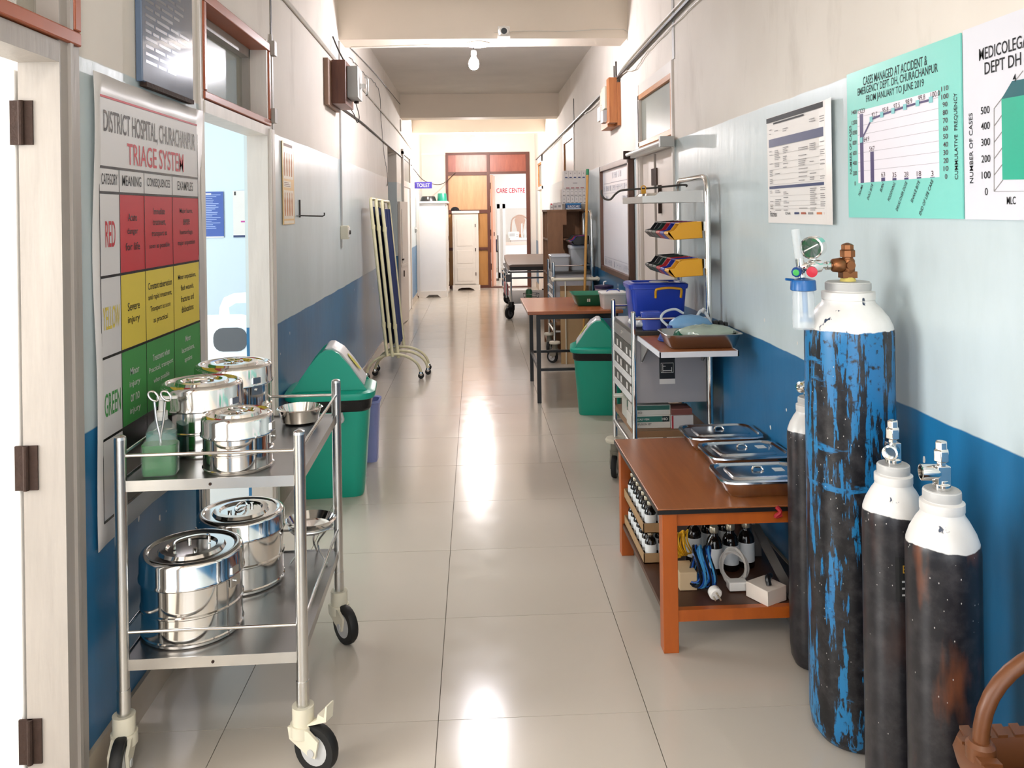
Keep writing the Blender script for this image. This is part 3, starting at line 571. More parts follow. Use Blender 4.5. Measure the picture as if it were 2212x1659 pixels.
# ================================================================ swing-lid bins
flap_white = M('bin_flap_grey', '#d6d6d8', .35, var=.03); sticker_y = M('yellow_sticker', '#d9d23f', .5); bag_black = M('black_liner', '#0d0d10', .3, var=.3, bump=.5, scale=20.)
def make_bin(label, loc, rot, scale):
    b = thing('swing_bin', label, 'bin', loc, rot, 'green swing-lid bins'); b.scale = (scale,)*3
    MB().rsec([(.32, .27, 0, .05), (.33, .28, .012, .05), (.40, .33, .48, .06), (.405, .335, .5, .06)]).build('body', teal_plastic, b, True)
    MB().rsec([(.395, .325, .44, .06), (.415, .345, .455, .06), (.42, .35, .5, .06), (.43, .36, .51, .06)], cap0=False, cap1=False).build('liner_bag', bag_black, b, True)
    ld = MB(); ld.rsec([(.42, .35, .5, .07), (.45, .38, .505, .08), (.46, .385, .52, .08), (.455, .38, .535, .08), (.42, .345, .545, .07), (.38, .3, .55, .06)], cap1=True)
    prof = [(-.19, .545), (-.15, .60), (-.1, .675), (-.05, .735), (-.018, .755), (.018, .755), (.05, .735), (.1, .675), (.15, .60), (.19, .545)]
    for ya, yb in ((-.15, -.125), (.125, .15)): ld.prism(prof, 'y', ya, yb)
    ld.prism([(x*.96, z-.014) for x, z in prof], 'y', -.125, .125)
    ld = ld.build('lid', teal_plastic, b, True)
    p2 = [(-.025, .757), (-.012, .766), (.012, .766), (.06, .735), (.11, .672), (.178, .57), (.168, .562), (.10, .66), (.05, .722), (.0, .75)]
    fl_ = MB().prism(p2, 'y', -.118, .118).build('flap', flap_white, b, True, bevel=.004)
    st = MB(); d = Vector((.105-.15, 0, .672-.615)).normalized(); nrm = Vector((d.z, 0, -d.x)); c = Vector((.118, 0, .668))
    st.loft([[c + d*.055*math.cos(t) + Vector((0, 1, 0))*.032*math.sin(t) + nrm*k for t in (2*math.pi*i/20 for i in range(20))] for k in (.0, .0012)]).build('sticker', sticker_y, fl_)
    for sx, r_ in ((-1, 0),):
        m = MB(); m.tube(bez([(-.06, -.17, .44), (-.065, -.185, .40), (0, -.185, .392), (.065, -.185, .40), (.06, -.17, .44)], 5), .008, 8); m.build('grip', grey_plastic, b, True)
    return b
make_bin('green swing-lid bin with a yellow sticker behind the steel trolley', (ony(714, 1060, 4.43).x+.015, 4.43, 0), .08, 1.)
bR = make_bin('green swing-lid bin tucked between the drawer cart and the brown table', (ony(1293, 880, 6.0).x+.0, 5.98, 0), math.pi-.12, .88)
lt = thing('lilac_tub', 'small lilac plastic tub on the floor behind the left bin', 'tub', (ony(792, 850, 4.95).x, 4.95, 0))
lil = M('lilac_plastic', '#8f97cf', .35); MB().rsec([(.12, .12, 0, .03), (.15, .15, .34, .04), (.165, .165, .345, .045), (.165, .165, .36, .045), (.14, .14, .355, .04), (.1, .1, .02, .03)]).build('shell', lil, lt, True)
# ================================================================ folding screen
cream_tube = M('cream_enamel_tube', '#ddd6b0', .4, var=.12, scale=14.); navy_cloth = M('navy_screen_cloth', '#1b2f63', .85, var=.2, scale=30.)
fs_ = thing('folding_screen', 'folded cream framed ward screen with navy cloth leaning on the left wall', 'folding screen', (-.7, 7.3, 0))
for i, (xb, xt) in enumerate(((-.075, -.2), (-.03, -.155), (.02, -.105))):
    zb, zt2 = .21 - .012*i, 1.575 - .01*i; n, f_ = 0. + .015*i, .58 + .02*i
    def q(y, t): return (xb + (xt-xb)*t, y, zb + (zt2-zb)*t)
    pan = MB().tube([q(n, 0), q(n, .5), q(n, .94)] + [q(n + .05*(1-math.cos(a)), .94 + .06*math.sin(a)) for a in (.4, .8, 1.2, 1.57)] + [q(f_ - .05*(1-math.cos(a)), .94 + .06*math.sin(a)) for a in (1.57, 1.2, .8, .4)] + [q(f_, .94), q(f_, .5), q(f_, 0)], .0145, 10).build('panel_frame', cream_tube, fs_, True)
    c = MB(); k = 8; vs = [q(n + .02 + (f_-n-.04)*j/k, t) for t in (.06, .95) for j in range(k+1)]
    c.add([(v[0] + .006*math.sin(j*2.3), v[1], v[2]) for j, v in enumerate(vs)], [(j, j+1, j+k+2, j+k+1) for j in range(k)]).build('cloth', navy_cloth, pan, solid=.003)
    for t in (.2, .82): 
        z_ = q(n, t); MB().cyl((z_[0], z_[1], z_[2]-.02), (z_[0], z_[1], z_[2]+.02), .018, 12).build('clamp_ring', cream_tube, pan, True)
for j, (y, dx) in enumerate(((.02, 0), (.2, .05), (.42, .045))):
    R2 = .235; pts = [(-.02 + dx + R2*math.cos(a)*1.0, y, .045 + .175*math.sin(a)) for a in [math.pi*k/16 for k in range(17)]]
    ft = MB().tube(pts, .012, 10).build('foot_arch', cream_tube, fs_, True)
    for p in (pts[0], pts[-1]):
        m = MB(); m.lathe_ax([(.012, -.012), (.026, -.01), (.026, .01), (.012, .012)], (p[0], y+.012, .026), (0, 1, 0), 18); m.build('castor_wheel', black_rubber, ft, True)
        MB().lathe([(.012, .03), (.02, .045), (.016, .062), (.004, .066)], (p[0], y, 0), 14).build('castor_cap', chrome, ft, True)
# ================================================================ lights and camera under the ceiling beams
glow = M('bulb_glow', '#fdf9ff', .3, emis=BULB_STRENGTH, var=0.); glow3 = M('bulb_glow_far', '#fff8f6', .3, emis=BULB_STRENGTH*2.4, var=0.); fill_glow = M('fill_bulb_glow', '#fff6ec', .3, emis=BULB_STRENGTH*.75, var=0.); bulbneck = M('bulb_neck', '#e9e9ec', .4)
for y, lab in ((6.43, 'lit bulb hanging under the beam with the security camera'), (13.75, 'lit bulb hanging under the farthest beam'), (-.7, 'added fill bulb on the ceiling behind the viewer')):  # last bulb is unseen, added as fill; the other two hang in view
    zb = 2.745 if y > 0 else ZC
    b = thing('ceiling_bulb', lab, 'light bulb', (.045, y, zb))
    MB().lathe([(.085, -.0), (.09, -.008), (.08, -.022), (.05, -.03), (.001, -.031)], n=32).build('ceiling_rose', white_enamel, b, True)
    MB().tube([(-.03, 0, -.025), (-.032, 0, -.06)], .004, 6).build('flex', cable_dark, b); 
    MB().lathe([(.006, -.055), (.02, -.06), (.021, -.09), (.016, -.1)], (-.032, 0, 0), 18).build('bulb_holder', bulbneck, b, True)
    MB().lathe([(.014, -.098), (.02, -.112), (.034, -.135), (.039, -.16), (.036, -.182), (.024, -.199), (.001, -.206)], (-.032, 0, 0), 20).build('bulb', fill_glow if y < 0 else glow if y < 9 else glow3, b, True)
cc = thing('security_camera', 'white ball security camera fixed on the near beam', 'camera', (ony(1088, 70, 6.27).x, 6.262, 2.775))
MB().box(-.045, .045, -.006, .004, -.03, .06).build('back_plate', white_enamel, cc, bevel=.003); MB().box(-.045, .045, -.07, 0, -.032, -.024).build('bracket', white_enamel, cc)
m = MB(); m.lathe_ax([(.012, 0), (.034, .012), (.042, .035), (.038, .06), (.028, .07)], (0, -.004, .018), (0, -1, -.12), 28); m.build('ball_housing', white_enamel, cc, True)
MB().lathe_ax([(.024, 0), (.022, .008), (.001, .009)], (0, -.069, .01), (0, -1, -.12), 24).build('lens', black_plastic, cc, True)
run('camera_wire', 'thin wire along the beam from the security camera', [(.17, 6.265, 2.79), (.45, 6.262, 2.8), (.7, 6.262, 2.795), (1.0, 6.262, 2.81), (1.16, 6.262, 2.80), (1.168, 6.24, 2.72)], .003, cable_white)
run('beam_conduit', 'white conduit under the near beam up to the lamp', [(XL+.05, 6.55, 2.738), (-.5, 6.5, 2.738), (-.06, 6.43, 2.738)], .008, white_enamel)
tl = thing('tube_light', 'unlit white tube light fitting over the right-hand door', 'tube light', (XR, 5.4, 1.84))
MB().box(-.05, -.013, -.58, .58, -.025, .025).build('batten', white_enamel, tl, bevel=.003); MB().cyl((-.075, -.55, .0), (-.075, .55, .0), .014, 14).build('tube', M('tube_glass', '#f2f1ee', .2), tl, True)
for sy in (-1, 1): MB().box(-.095, -.012, sy*.585-.02, sy*.585+.02, -.03, .03).build('end_holder', box_grey if sy < 0 else rust, tl)
# ================================================================ low wooden table with trays
wood_top = wood('laminate_brown', '#a05f31', '#8d4f27', .28, (14, 1, 1), 2.5); wood_leg = wood('varnished_orange_wood', '#b2591c', '#a04d16', .35, (6, 6, 1), 3.); edge_black = M('black_edge_band', '#161313', .4)
tb1 = thing('low_table', 'low brown laminate table with orange legs and a bottom shelf', 'table', (.865, 3.1, 0))
tx0, tx1, ty0, ty1 = -.285, .285, -.41, .43
MB().box(tx0, tx1, ty0, ty1, .456, .472).build('tabletop', wood_top, tb1, bevel=.002)
m = MB(); m.box(tx0-.002, tx1+.002, ty0-.002, ty1+.002, .4545, .468); m.build('edge_band', edge_black, tb1)
for x in (tx0+.015, tx1-.065):
    for y in (ty0+.005, ty1-.06): MB().box(x, x+.05, y, y+.05, 0, .455).build('leg', wood_leg, tb1, bevel=.002)
for a in ((tx0+.06, tx1-.06, ty0+.012, ty0+.03), (tx0+.06, tx1-.06, ty1-.04, ty1-.02), (tx0+.02, tx0+.032, ty0+.05, ty1-.05), (tx1-.05, tx1-.03, ty0+.05, ty1-.05)): MB().box(*a, .436 if a[1] - a[0] < .015 else .412, .455).build('apron', wood_leg, tb1)
MB().box(tx0+.02, tx1-.02, ty0+.03, ty1-.03, .118, .135).build('shelf_board', M('shelf_dark', '#4a2d1d', .4, var=.2), tb1); MB().box(tx0+.065, tx1-.065, ty0+.01, ty0+.035, .1, .137).build('shelf_rail', wood_leg, tb1); MB().box(tx0+.065, tx1-.065, ty1-.05, ty1-.03, .1, .137).build('shelf_rail', wood_leg, tb1)
MB().tube(bez([(.105, ty0-.004, .47), (.115, ty0-.01, .455), (.10, ty0-.008, .44), (.12, ty0-.008, .445)], 5), .007, 8).build('red_tape', M('red_string', '#a8202a', .6), tb1, True)
lab_white = M('white_label', '#e2e4e4', .5)
def tray(label, c, rot, lab=True):
    t = thing('lidded_tray', label, 'tray', c, rot, 'lidded steel trays on the low table')
    MB().rsec([(.25, .17, 0, .03), (.262, .182, .006, .035), (.285, .2, .043, .04), (.297, .212, .045, .04), (.297, .212, .048, .04)], cap1=False, k=2).build('tray_body', chrome, t, True)
    l = MB().rsec([(.31, .222, .047, .04), (.313, .225, .05, .04), (.31, .222, .056, .04), (.285, .197, .058, .038), (.272, .184, .052, .034), (.225, .14, .052, .02), (.215, .13, .058, .018), (.21, .125, .0585, .018)], k=2).build('lid', M('tray_lid_steel', (.6, .62, .66), .16, 1., .08, 4.), t, True)
    MB().tube(bez([(-.02, .012, .059), (-.012, .018, .067), (.012, .018, .067), (.02, .012, .059)], 5), .0045, 8).build('grip', chrome, l, True)
    if lab: MB().box(.055, .09, -.005, .03, .0586, .0594).build('label_slip', lab_white, l)
    return t
tray('lidded steel tray at the back of the low table, its lid unlabelled', (1.0, 3.41, .4725), .02, False); tray('labelled steel tray in the middle of the three on the low table', (1.01, 3.14, .4725), .06); tray('labelled steel tray at the front of the low table, next to the tall cylinder', (.975, 2.865, .4725), .0)
# ---- bottles in cartons on the bottom shelf
amber = M('amber_glass', '#17120f', .08, var=.1, coat=.3); cap_m = M('tin_cap', '#b9ae98', .3, .7)
def amber_bottle(label, group, r, h, loc):
    b = thing('amber_bottle', label, 'bottle', loc, random.uniform(0, 6), group)
    MB().lathe([(r*.9, 0), (r, .004), (r, h*.62), (r*.75, h*.74), (r*.45, h*.8), (r*.42, h*.88)], n=16).build('glass', amber, b, True)
    MB().lathe([(r*.52, h*.87), (r*.54, h*.89), (r*.54, h*.98), (r*.48, h)], n=14).build('cap', cap_m, b, True)
    MB().lathe([(r*1.012, h*.14), (r*1.012, h*.56)], n=16, cap0=False, cap1=False).build('paper_label', lab_white, b, True)
    return b
def carton(label, loc, w, d, h, mat=card):
    c = thing('bottle_carton', label, 'carton', loc)
    MB().box(-w/2, w/2, -d/2, d/2, 0, .003).build('base', mat, c)
    for a in ((-w/2, -w/2+.003, -d/2, d/2), (w/2-.003, w/2, -d/2, d/2), (-w/2, w/2, -d/2, -d/2+.003), (-w/2, w/2, d/2-.003, d/2)): MB().box(*a, 0, h).build('side', mat, c)
    return c
protos = {}
for lv, (z, gname, lb) in enumerate(((.136, 'bottles in the lower carton', 'small amber bottle with white label in the lower carton'), (.247, 'bottles in the upper carton', 'small amber bottle with white label in the upper carton'))):
    carton(('lower' if lv == 0 else 'upper') + ' cardboard tray of amber bottles under the low table', (.665, 3.27, z), .115, .40, .036)
    for i in range(2):
        for j in range(7):
            loc = (.64 + .05*i, 3.10 + .056*j, z+.0035)
            if lv not in protos: protos[lv] = amber_bottle(lb, gname, .0215, .106, loc)
            else: clone(protos[lv], loc, random.uniform(0, 6))
big = None
for u, y in ((1543, 2.98), (1578, 3.0), (1612, 3.02), (1498, 3.08), (1532, 3.12), (1566, 3.14)):
    loc = (ony(u, 1200, y).x, y, .136)
    if big is None: big = amber_bottle('large dark glass bottle with silver cap standing on the bottom shelf', 'dark bottles behind the cables', .03, .165, loc)
    else: clone(big, loc, random.uniform(0, 6))
fc = thing('flat_carton', 'long flat grey carton resting across the dark bottles', 'carton', (.885, 3.09, .3018)); MB().box(-.13, .19, -.08, .12, 0, .035).build('box', M('grey_board', '#8a8478', .8), fc, bevel=.002); MB().box(-.132, .192, -.03, .05, .034, .0362).build('tape_strip', card, fc)
# ---- cable bundles
wy = M('yellow_wire', '#e0a818', .4); wb1 = M('blue_wire', '#1d55a8', .35); wb2 = M('light_blue_wire', '#4b9bd0', .35); wk = M('dark_wire', '#10131c', .4)
def wirecoil(seed, c, a, b_, spread, r, n, tilt):
    rr = random.Random(seed); m = MB(); R3 = Matrix.Rotation(tilt[0], 3, 'X') @ Matrix.Rotation(tilt[1], 3, 'Y') @ Matrix.Rotation(tilt[2], 3, 'Z')
    for i in range(n):
        ox = rr.uniform(-spread, spread); s1, s2 = rr.uniform(.8, 1.05), rr.uniform(.75, 1.05); ph = rr.uniform(-.3, .3); tw = rr.uniform(-.25, .25)
        pts = [Vector(c) + R3 @ Vector((ox + .012*math.sin(2*t+ph), b_*s2*math.sin(t) + tw*.02*math.cos(t), a*s1*math.cos(t))) for t in (2*math.pi*k/22 for k in range(22))]
        m.tube(pts, r, 5, True)
    return m
wbx = thing('junction_carton', 'pale wooden block with the wire bundle lying on it, bottom shelf', 'block', (.715, 2.89, .136)); MB().box(-.03, .03, -.05, .05, 0, .062).build('block', M('pale_wood_block', '#cdb48f', .6), wbx, bevel=.002); m = MB(); m.cyl((-.031, -.01, .04), (-.029, -.01, .04), .004, 8); m.build('screw', rust, wbx)
yc_ = thing('yellow_cable_coil', 'coil of yellow wire behind the orange front table leg', 'cable', (.71, 2.96, .2)); wirecoil(1, (0, 0, .045), .05, .035, .035, .003, 12, (.5, .0, .3)).build('wire_loops', wy, yc_, True)
bc = thing('blue_cable_bundle', 'bundle of blue and black wires with a white plug, bottom shelf', 'cable', (.768, 2.86, .14))
for sd, mt, n in ((2, wb1, 9), (3, wk, 11), (4, wb2, 5)): wirecoil(sd, (0, 0, .068), .066, .03, .03, .0035, n, (-.45, .1, .2)).build('wire_loops', mt, bc, True)
m = MB(); m.lathe_ax([(.014, 0), (.021, .008), (.022, .026), (.018, .03)], (.012, -.085, .028), (.15, -1, -.25), 20); m = m.build('plug', white_enamel, bc, True)
pn = MB()
for dx, dz in ((0, .009), (-.009, -.006), (.009, -.006)): pn.cyl((.016+dx, -.113, .021+dz), (.018+dx, -.13, .017+dz), .0028, 8)
pn.build('pins', cap_m, m)
wc = thing('white_extension_lead', 'coiled white extension lead standing on the bottom shelf', 'extension lead', (.885, 2.875, .138))
wirecoil(8, (0, 0, .062), .058, .05, .012, .0045, 6, (-.25, 0, 1.2)).build('lead_loops', M('lead_white', '#b9b4ae', .5), wc, True); MB().box(-.035, .03, -.06, -.02, .0, .03).build('socket_strip', white_enamel, wc, bevel=.004)
sc2 = thing('small_carton', 'small white carton with a black clamp on top, bottom shelf', 'carton', (.965, 2.755, .136), .5); MB().box(-.045, .045, -.035, .06, 0, .05).build('box', M('white_carton', '#dccfc2', .6), sc2, bevel=.002); MB().tube(bez([(-.01, -.01, .053), (-.005, .0, .075), (.02, .01, .072), (.025, .03, .055)], 5), .009, 8).build('black_clamp', black_plastic, sc2, True)
pk = thing('grey_plank', 'grey wooden strip leaning beside the bottles under the low table', 'plank', (1.06, 2.9, .136)); m = MB(); m.loft([[(-.03, -.15, 0), (.0, -.15, 0), (.0, -.15, .012), (-.03, -.15, .012)], [(-.03, .22, .1), (0, .22, .1), (0, .22, .112), (-.03, .22, .112)]]); m.build('strip', M('grey_wood', '#77706a', .7), pk); MB().box(-.03, .0, .2, .22, 0, .1).build('foot_block', M('grey_wood', '#77706a'), pk)
# ================================================================ gas cylinders
def cyl_paint(name, split, base, rust_amt, streak):
    m, nt, P = nodes_of(name, .33); b = NB(nt); xyz = b.z(); p = b.pos()
    z = b.math('ADD', xyz[2], b.math('MULTIPLY_ADD', b.noise(p, 14.), .03, -.015))
    dark = b.mix(b.ramp(b.noise(p, 26., 6., .7), .45, .75), C(base), C('#3a3739'))
    dark = b.mix(b.math('MULTIPLY', b.ramp(b.noise(b.pos((6, 6, 1.4)), 3., 5.), .56, .7), rust_amt), dark, C('#6b3f2a'))
    if streak:
        s1 = b.noise(b.pos((9, 9, .9)), 3.4, 8., .68); s2 = b.noise(b.pos((2.5, 2.5, 14)), 1.6, 5., .6)
        f = b.math('MAXIMUM', b.ramp(b.math('ADD', s1, b.math('MULTIPLY_ADD', b.noise(b.pos((4, 4, 1)), 16., 4.), .2, -.1)), .512, .522), b.math('MULTIPLY', b.ramp(s2, .62, .66), b.ramp(b.noise(p, 30.), .4, .5)))
        f = b.math('MULTIPLY', f, b.ramp(b.noise(p, 60., 3.), .3, .42))
        dark = b.mix(f, dark, b.mix(b.noise(p, 5.), C('#1279a3'), C('#2567a3')))
    spk = b.n('ShaderNodeTexVoronoi'); b.put(spk.inputs['Vector'], b.pos((1, 1, .6))); spk.inputs['Scale'].default_value = 85
    dark = b.mix(b.math('MULTIPLY', b.math('LESS_THAN', spk.outputs['Distance'], .1), b.math('GREATER_THAN', b.noise(p, 8.), .56)), dark, C('#b5b0aa'))
    wht = b.mix(b.ramp(b.noise(p, 7.), .4, .7), C('#e8e5e1'), C('#cfcac4'))
    wht = b.mix(b.ramp(b.noise(b.pos((1, 1, .5)), 24., 4.), .655, .675), wht, C('#26344a'))
    nt.links.new(b.mix(b.ramp(z, split-.001, split+.001), dark, wht), P.inputs['Base Color']); return m
cyl_paint('cylinder_blue_streaks', 1.114, '#0f0f13', .0, True); cyl_paint('cylinder_black', .74, '#1c1b1f', .15, False); cyl_paint('cylinder_black_rusty', .735, '#1c1b1f', .9, False)
bronze = M('bronze', '#8a5a3a', .35, .85, .15, 12.); cap_grey = M('collar_grey', '#b5b3b0', .45, var=.1)
def gas(label, loc, r, zs, ztop, mat):
    g = thing('gas_cylinder', label, 'cylinder', loc, random.uniform(0, 6), 'gas cylinders along the right wall')
    k = r/.116; cl = ztop - zs
    MB().lathe([(r*.55, 0), (r*.8, .006), (r*.95, .03), (r, .07), (r, zs-.02), (r, zs), (r*.97, zs+cl*.14), (r*.88, zs+cl*.3), (r*.7, zs+cl*.5), (r*.6, zs+cl*.58), (r*.58, zs+cl*.64), (r*.6, zs+cl*.66), (r*.6, zs+cl*.8), (r*.5, zs+cl*.82), (r*.5, zs+cl*.99), (r*.42, zs+cl), (.001, zs+cl)], n=48).build('cylinder_body', mat, g, True)
    MB().lathe([(r*.505, zs+cl*.83), (r*.515, zs+cl*.86), (r*.515, zs+cl*.97), (r*.47, zs+cl*1.006), (r*.2, zs+cl*1.006)], n=40).build('neck_ring', cap_grey, g, True)
    return g
gB = gas('tall oxygen cylinder with peeling blue paint and white shoulder', (1.018, 2.245, 0), .116, 1.105, 1.24, 'cylinder_blue_streaks')
gA = gas('short black cylinder between the low table and the tall cylinder', (1.05, 2.60, 0), .07, .725, .845, 'cylinder_black')
gC = gas('short black cylinder with a stamped label, beside the tall cylinder', (.965, 1.905, 0), .07, .725, .845, 'cylinder_black')
gD = gas('short black cylinder with rust stains, standing nearest the brown basket', (.978, 1.725, 0), .0735, .72, .845, 'cylinder_black_rusty')
for o in (gB, gA, gC, gD): o.rotation_euler.z = 0
def valve(g, z, mat, ang, k=1.):
    m = MB(); m.lathe([(.018*k, 0), (.018*k, .012), (.014*k, .014), (.014*k, .02)], (0, 0, z), 18); m.box(-.014*k, .014*k, -.012*k, .012*k, z+.012, z+.05*k); m.lathe([(.01*k, .05*k), (.01*k, .058*k), (.016*k, .06*k), (.016*k, .082*k), (.0125*k, .085*k), (.0125*k, .1*k), (.009*k, .102*k), (.001, .1*k)], (0, 0, z), 6 if k < 1.05 else 20)
    v_ = m.build('valve_body', mat, g, True, bevel=.001)
    o = MB(); d = Vector((math.cos(ang), math.sin(ang), 0)); c0 = Vector((0, 0, z+.035*k))
    o.lathe_ax([(.013*k, .005), (.017*k, .012), (.017*k, .042*k), (.013*k, .043*k), (.012*k, .03*k), (.001, .03*k)], c0, d, 20); o.build('outlet', mat, v_, True)
    return v_
valve(gA, .845, chrome, 3.6); valve(gC, .845, chrome, -2.2); valve(gD, .845, chrome, 3.0)
MB().lathe([(.02, 1.236), (.021, 1.245), (.017, 1.252)], n=18).build('thread_tape', M('yellow_tape', '#d8c467', .5), gB, True)
m = MB(); m.box(-.02, .02, -.016, .016, 1.25, 1.268); m.lathe([(.016, 1.262), (.019, 1.27), (.019, 1.297), (.016, 1.303)], n=20); m.lathe([(.015, 1.3), (.015, 1.306), (.021, 1.308), (.021, 1.325), (.017, 1.328), (.017, 1.34), (.012, 1.343), (.004, 1.346)], n=8); m.lathe_ax([(.018, .012), (.021, .02), (.018, .042), (.014, .046)], (0, 0, 1.285), (-1, -.05, 0), 20); m.cyl((0, -.016, 1.285), (0, -.023, 1.285), .012, 16)
m.build('bronze_valve', bronze, gB, True)
# paper label on cylinder C
m = MB(); tl_ = [(-.45 + .9*i/8) for i in range(9)]; R0 = .0708
m.loft([[(R0*math.sin(a), -R0*math.cos(a), z) for a in tl_] for z in (.555, .655)], False, False); m.f = m.f[:-0] if False else [f for f in m.f if not (8 in f and 0 in f and len(f) == 4 and abs(f[0]-f[1]) == 8)]
m.build('stamped_label', M('black_label', '#1c1c1c', .5), gC)
MB().text('BGL', (.0, -.0722, .63), (1, 0, 0), (0, 0, 1), .036, .018).build('label_lettering', M('label_yellow', '#d9a63a', .5), gC)
m = MB()
for z in (.6, .585, .57): m.box(-.02, .02, -.0722, -.0716, z, z+.004)
m.build('label_lines', M('label_white_ink', '#c9c9c9', .5), gC)
# ---- oxygen regulator with humidifier
rg = thing('oxygen_regulator', 'chrome oxygen regulator with green gauge and blue humidifier bottle', 'regulator', (.972, 2.243, 1.285))
m = MB(); m.lathe_ax([(.009, 0), (.012, .004), (.012, .016), (.008, .018), (.008, .03), (.017, .034), (.019, .05), (.017, .064), (.012, .068), (.012, .09), (.009, .094)], (0, 0, 0), (-1, -.12, -.02), 20); m.cyl((-.05, -.006, .0), (-.05, -.006, .03), .006, 12); m.cyl((-.088, -.01, -.03), (-.092, -.01, .022), .011, 14); m.cyl((-.07, -.01, -.005), (-.072, -.045, -.012), .011, 14); m.build('manifold', chrome, rg, True)
gdir = Vector((-.62, -.78, -.05)).normalized(); gc = Vector((-.05, 0, .05))
MB().lathe_ax([(.02, -.028), (.03, -.024), (.031, .018), (.027, .02), (.026, .016)], gc, gdir, 32).build('gauge_case', chrome, rg, True)
gf = MB().lathe_ax([(.026, .014), (.026, .016), (.001, .016)], gc, gdir, 28).build('gauge_face', M('gauge_green', '#2f7a4a', .3, var=.4, scale=60.), rg)
gu = Vector((0, 0, 1)); gr = gu.cross(gdir).normalized(); gu = gdir.cross(gr)
m = MB(); c = gc + gdir*.0172; m.loft([[c + gr*a + gu*b for a, b in ((-.02, -.008), (-.019, -.011), (.018, .009), (.017, .012))], [c + gdir*.001 + gr*a + gu*b for a, b in ((-.02, -.008), (-.019, -.011), (.018, .009), (.017, .012))]]); m.build('needle', white_enamel, gf)
MB().cyl((-.094, -.012, .02), (-.103, -.012, .1), .0115, 18).build('flow_tube', clear, rg, True); MB().cyl((-.0935, -.012, .02), (-.1025, -.012, .098), .003, 8).build('flow_rod', grey_plastic, rg, True)
MB().lathe_ax([(.01, 0), (.014, .004), (.014, .022), (.01, .026)], (-.1, -.02, -.012), (-.55, -.8, -.1), 8).build('flow_knob', M('blue_knob', '#16407c', .35), rg, True); MB().lathe_ax([(.009, .0), (.006, .001)], (-.1145, -.0412, -.0148), (-.55, -.8, -.1), 14).build('knob_cap', M('knob_green', '#3fa64d', .4), rg)
MB().lathe_ax([(.013, 0), (.0145, .004), (.014, .012), (.003, .014)], (-.073, -.045, -.012), (-.35, -.93, -.1), 20).build('relief_cap', M('red_cap', '#c0283a', .35), rg, True)
HX, HY = -.084, -.012
hb = MB(); hb.lathe([(.001, -.03), (.02, -.034), (.031, -.037), (.033, -.041), (.034, -.064), (.031, -.066)], (HX, HY, 0), 14); hb.cyl((HX-.025, HY, -.037), (HX-.05, HY-.005, -.034), .0035, 8); hb.build('humidifier_lid', M('humidifier_blue', '#1f5f9e', .3), rg, True)
MB().lathe([(.027, -.066), (.0285, -.08), (.03, -.165), (.026, -.17), (.001, -.171)], (HX, HY, 0), 24, cap0=False).build('humidifier_jar', clear, rg, True)
MB().lathe([(.0265, -.125), (.0285, -.163), (.001, -.168)], (HX, HY, 0), 20).build('water', M('water', '#dfe9ee', .05, alpha=.3), rg, True)
m = MB(); m.cyl((HX+.003, HY, -.066), (HX+.006, HY, -.14), .007, 10); m.lathe([(.016, -.14), (.018, -.15), (.001, -.152)], (HX+.006, HY, 0), 14); m.build('dip_tube', M('dip_blue', '#4f88b8', .4), rg, True)
# ================================================================ brown woven plastic basket
bk = thing('plastic_basket', 'brown woven-look plastic basket with arched handle next to the cylinders', 'basket', (.965, 1.21, 0), 0)
brown_pl = M('brown_plastic', '#663c20', .4, var=.12, scale=12.); zr_ = .575
bw_, bd_ = .36, .27
body = MB(); body.rsec([(bw_*.8, bd_*.78, 0, .03), (bw_*.94, bd_*.93, zr_-.05, .03), (bw_*.9, bd_*.88, zr_-.05, .03), (bw_*.76, bd_*.74, .012, .03)], k=2).build('shell', brown_pl, bk, True)
m = MB()
for i in range(13):
    x = -bw_*.42 + bw_*.84*i/12
    m.box(x-.006, x+.006, -bd_/2-.004, -bd_/2+.004, .06, zr_-.05)
for j in range(8):
    y = -bd_*.4 + bd_*.8*j/7; m.box(-bw_/2-.002, -bw_/2+.006, y-.006, y+.006, .06, zr_-.04)
m.build('side_ribs', brown_pl, bk)
rim = MB().loft([MB().rrect(w_, d_, .03, 0, 0, z, 3) for w_, d_, z in ((bw_-.05, bd_-.05, zr_-.045), (bw_+.02, bd_+.02, zr_-.045), (bw_+.03, bd_+.03, zr_-.02), (bw_+.02, bd_+.02, zr_), (bw_-.035, bd_-.035, zr_), (bw_-.05, bd_-.05, zr_-.02))], closed=True).build('rim', brown_pl, bk, True)
m = MB(); k = 0
for x in [(-bw_/2 + .028*i) for i in range(14)]:
    for sy in (-1, 1): m.loft([[(x, sy*(bd_/2-.018), zr_-.001), (x+.016, sy*(bd_/2-.018), zr_-.001), (x+.024, sy*(bd_/2+.012), zr_-.001), (x+.008, sy*(bd_/2+.012), zr_-.001)], [(x, sy*(bd_/2-.018), zr_+.004), (x+.016, sy*(bd_/2-.018), zr_+.004), (x+.024, sy*(bd_/2+.012), zr_+.004), (x+.008, sy*(bd_/2+.012), zr_+.004)]])
for y in [(-bd_/2 + .026*i) for i in range(1, 10)]:
    for sx in (-1, 1): m.loft([[(sx*(bw_/2-.018), y, zr_-.001), (sx*(bw_/2-.018), y+.015, zr_-.001), (sx*(bw_/2+.012), y+.022, zr_-.001), (sx*(bw_/2+.012), y+.007, zr_-.001)], [(sx*(bw_/2-.018), y, zr_+.004), (sx*(bw_/2-.018), y+.015, zr_+.004), (sx*(bw_/2+.012), y+.022, zr_+.004), (sx*(bw_/2+.012), y+.007, zr_+.004)]])
m = m.build('weave_pattern', brown_pl, rim); m['kind'] = 'stuff'
hp = [(-bw_/2+.006 + (bw_-.012)*.5*(1-math.cos(math.pi*i/20)), .085, zr_ + .165*math.sin(math.pi*i/20)**.8) for i in range(21)]
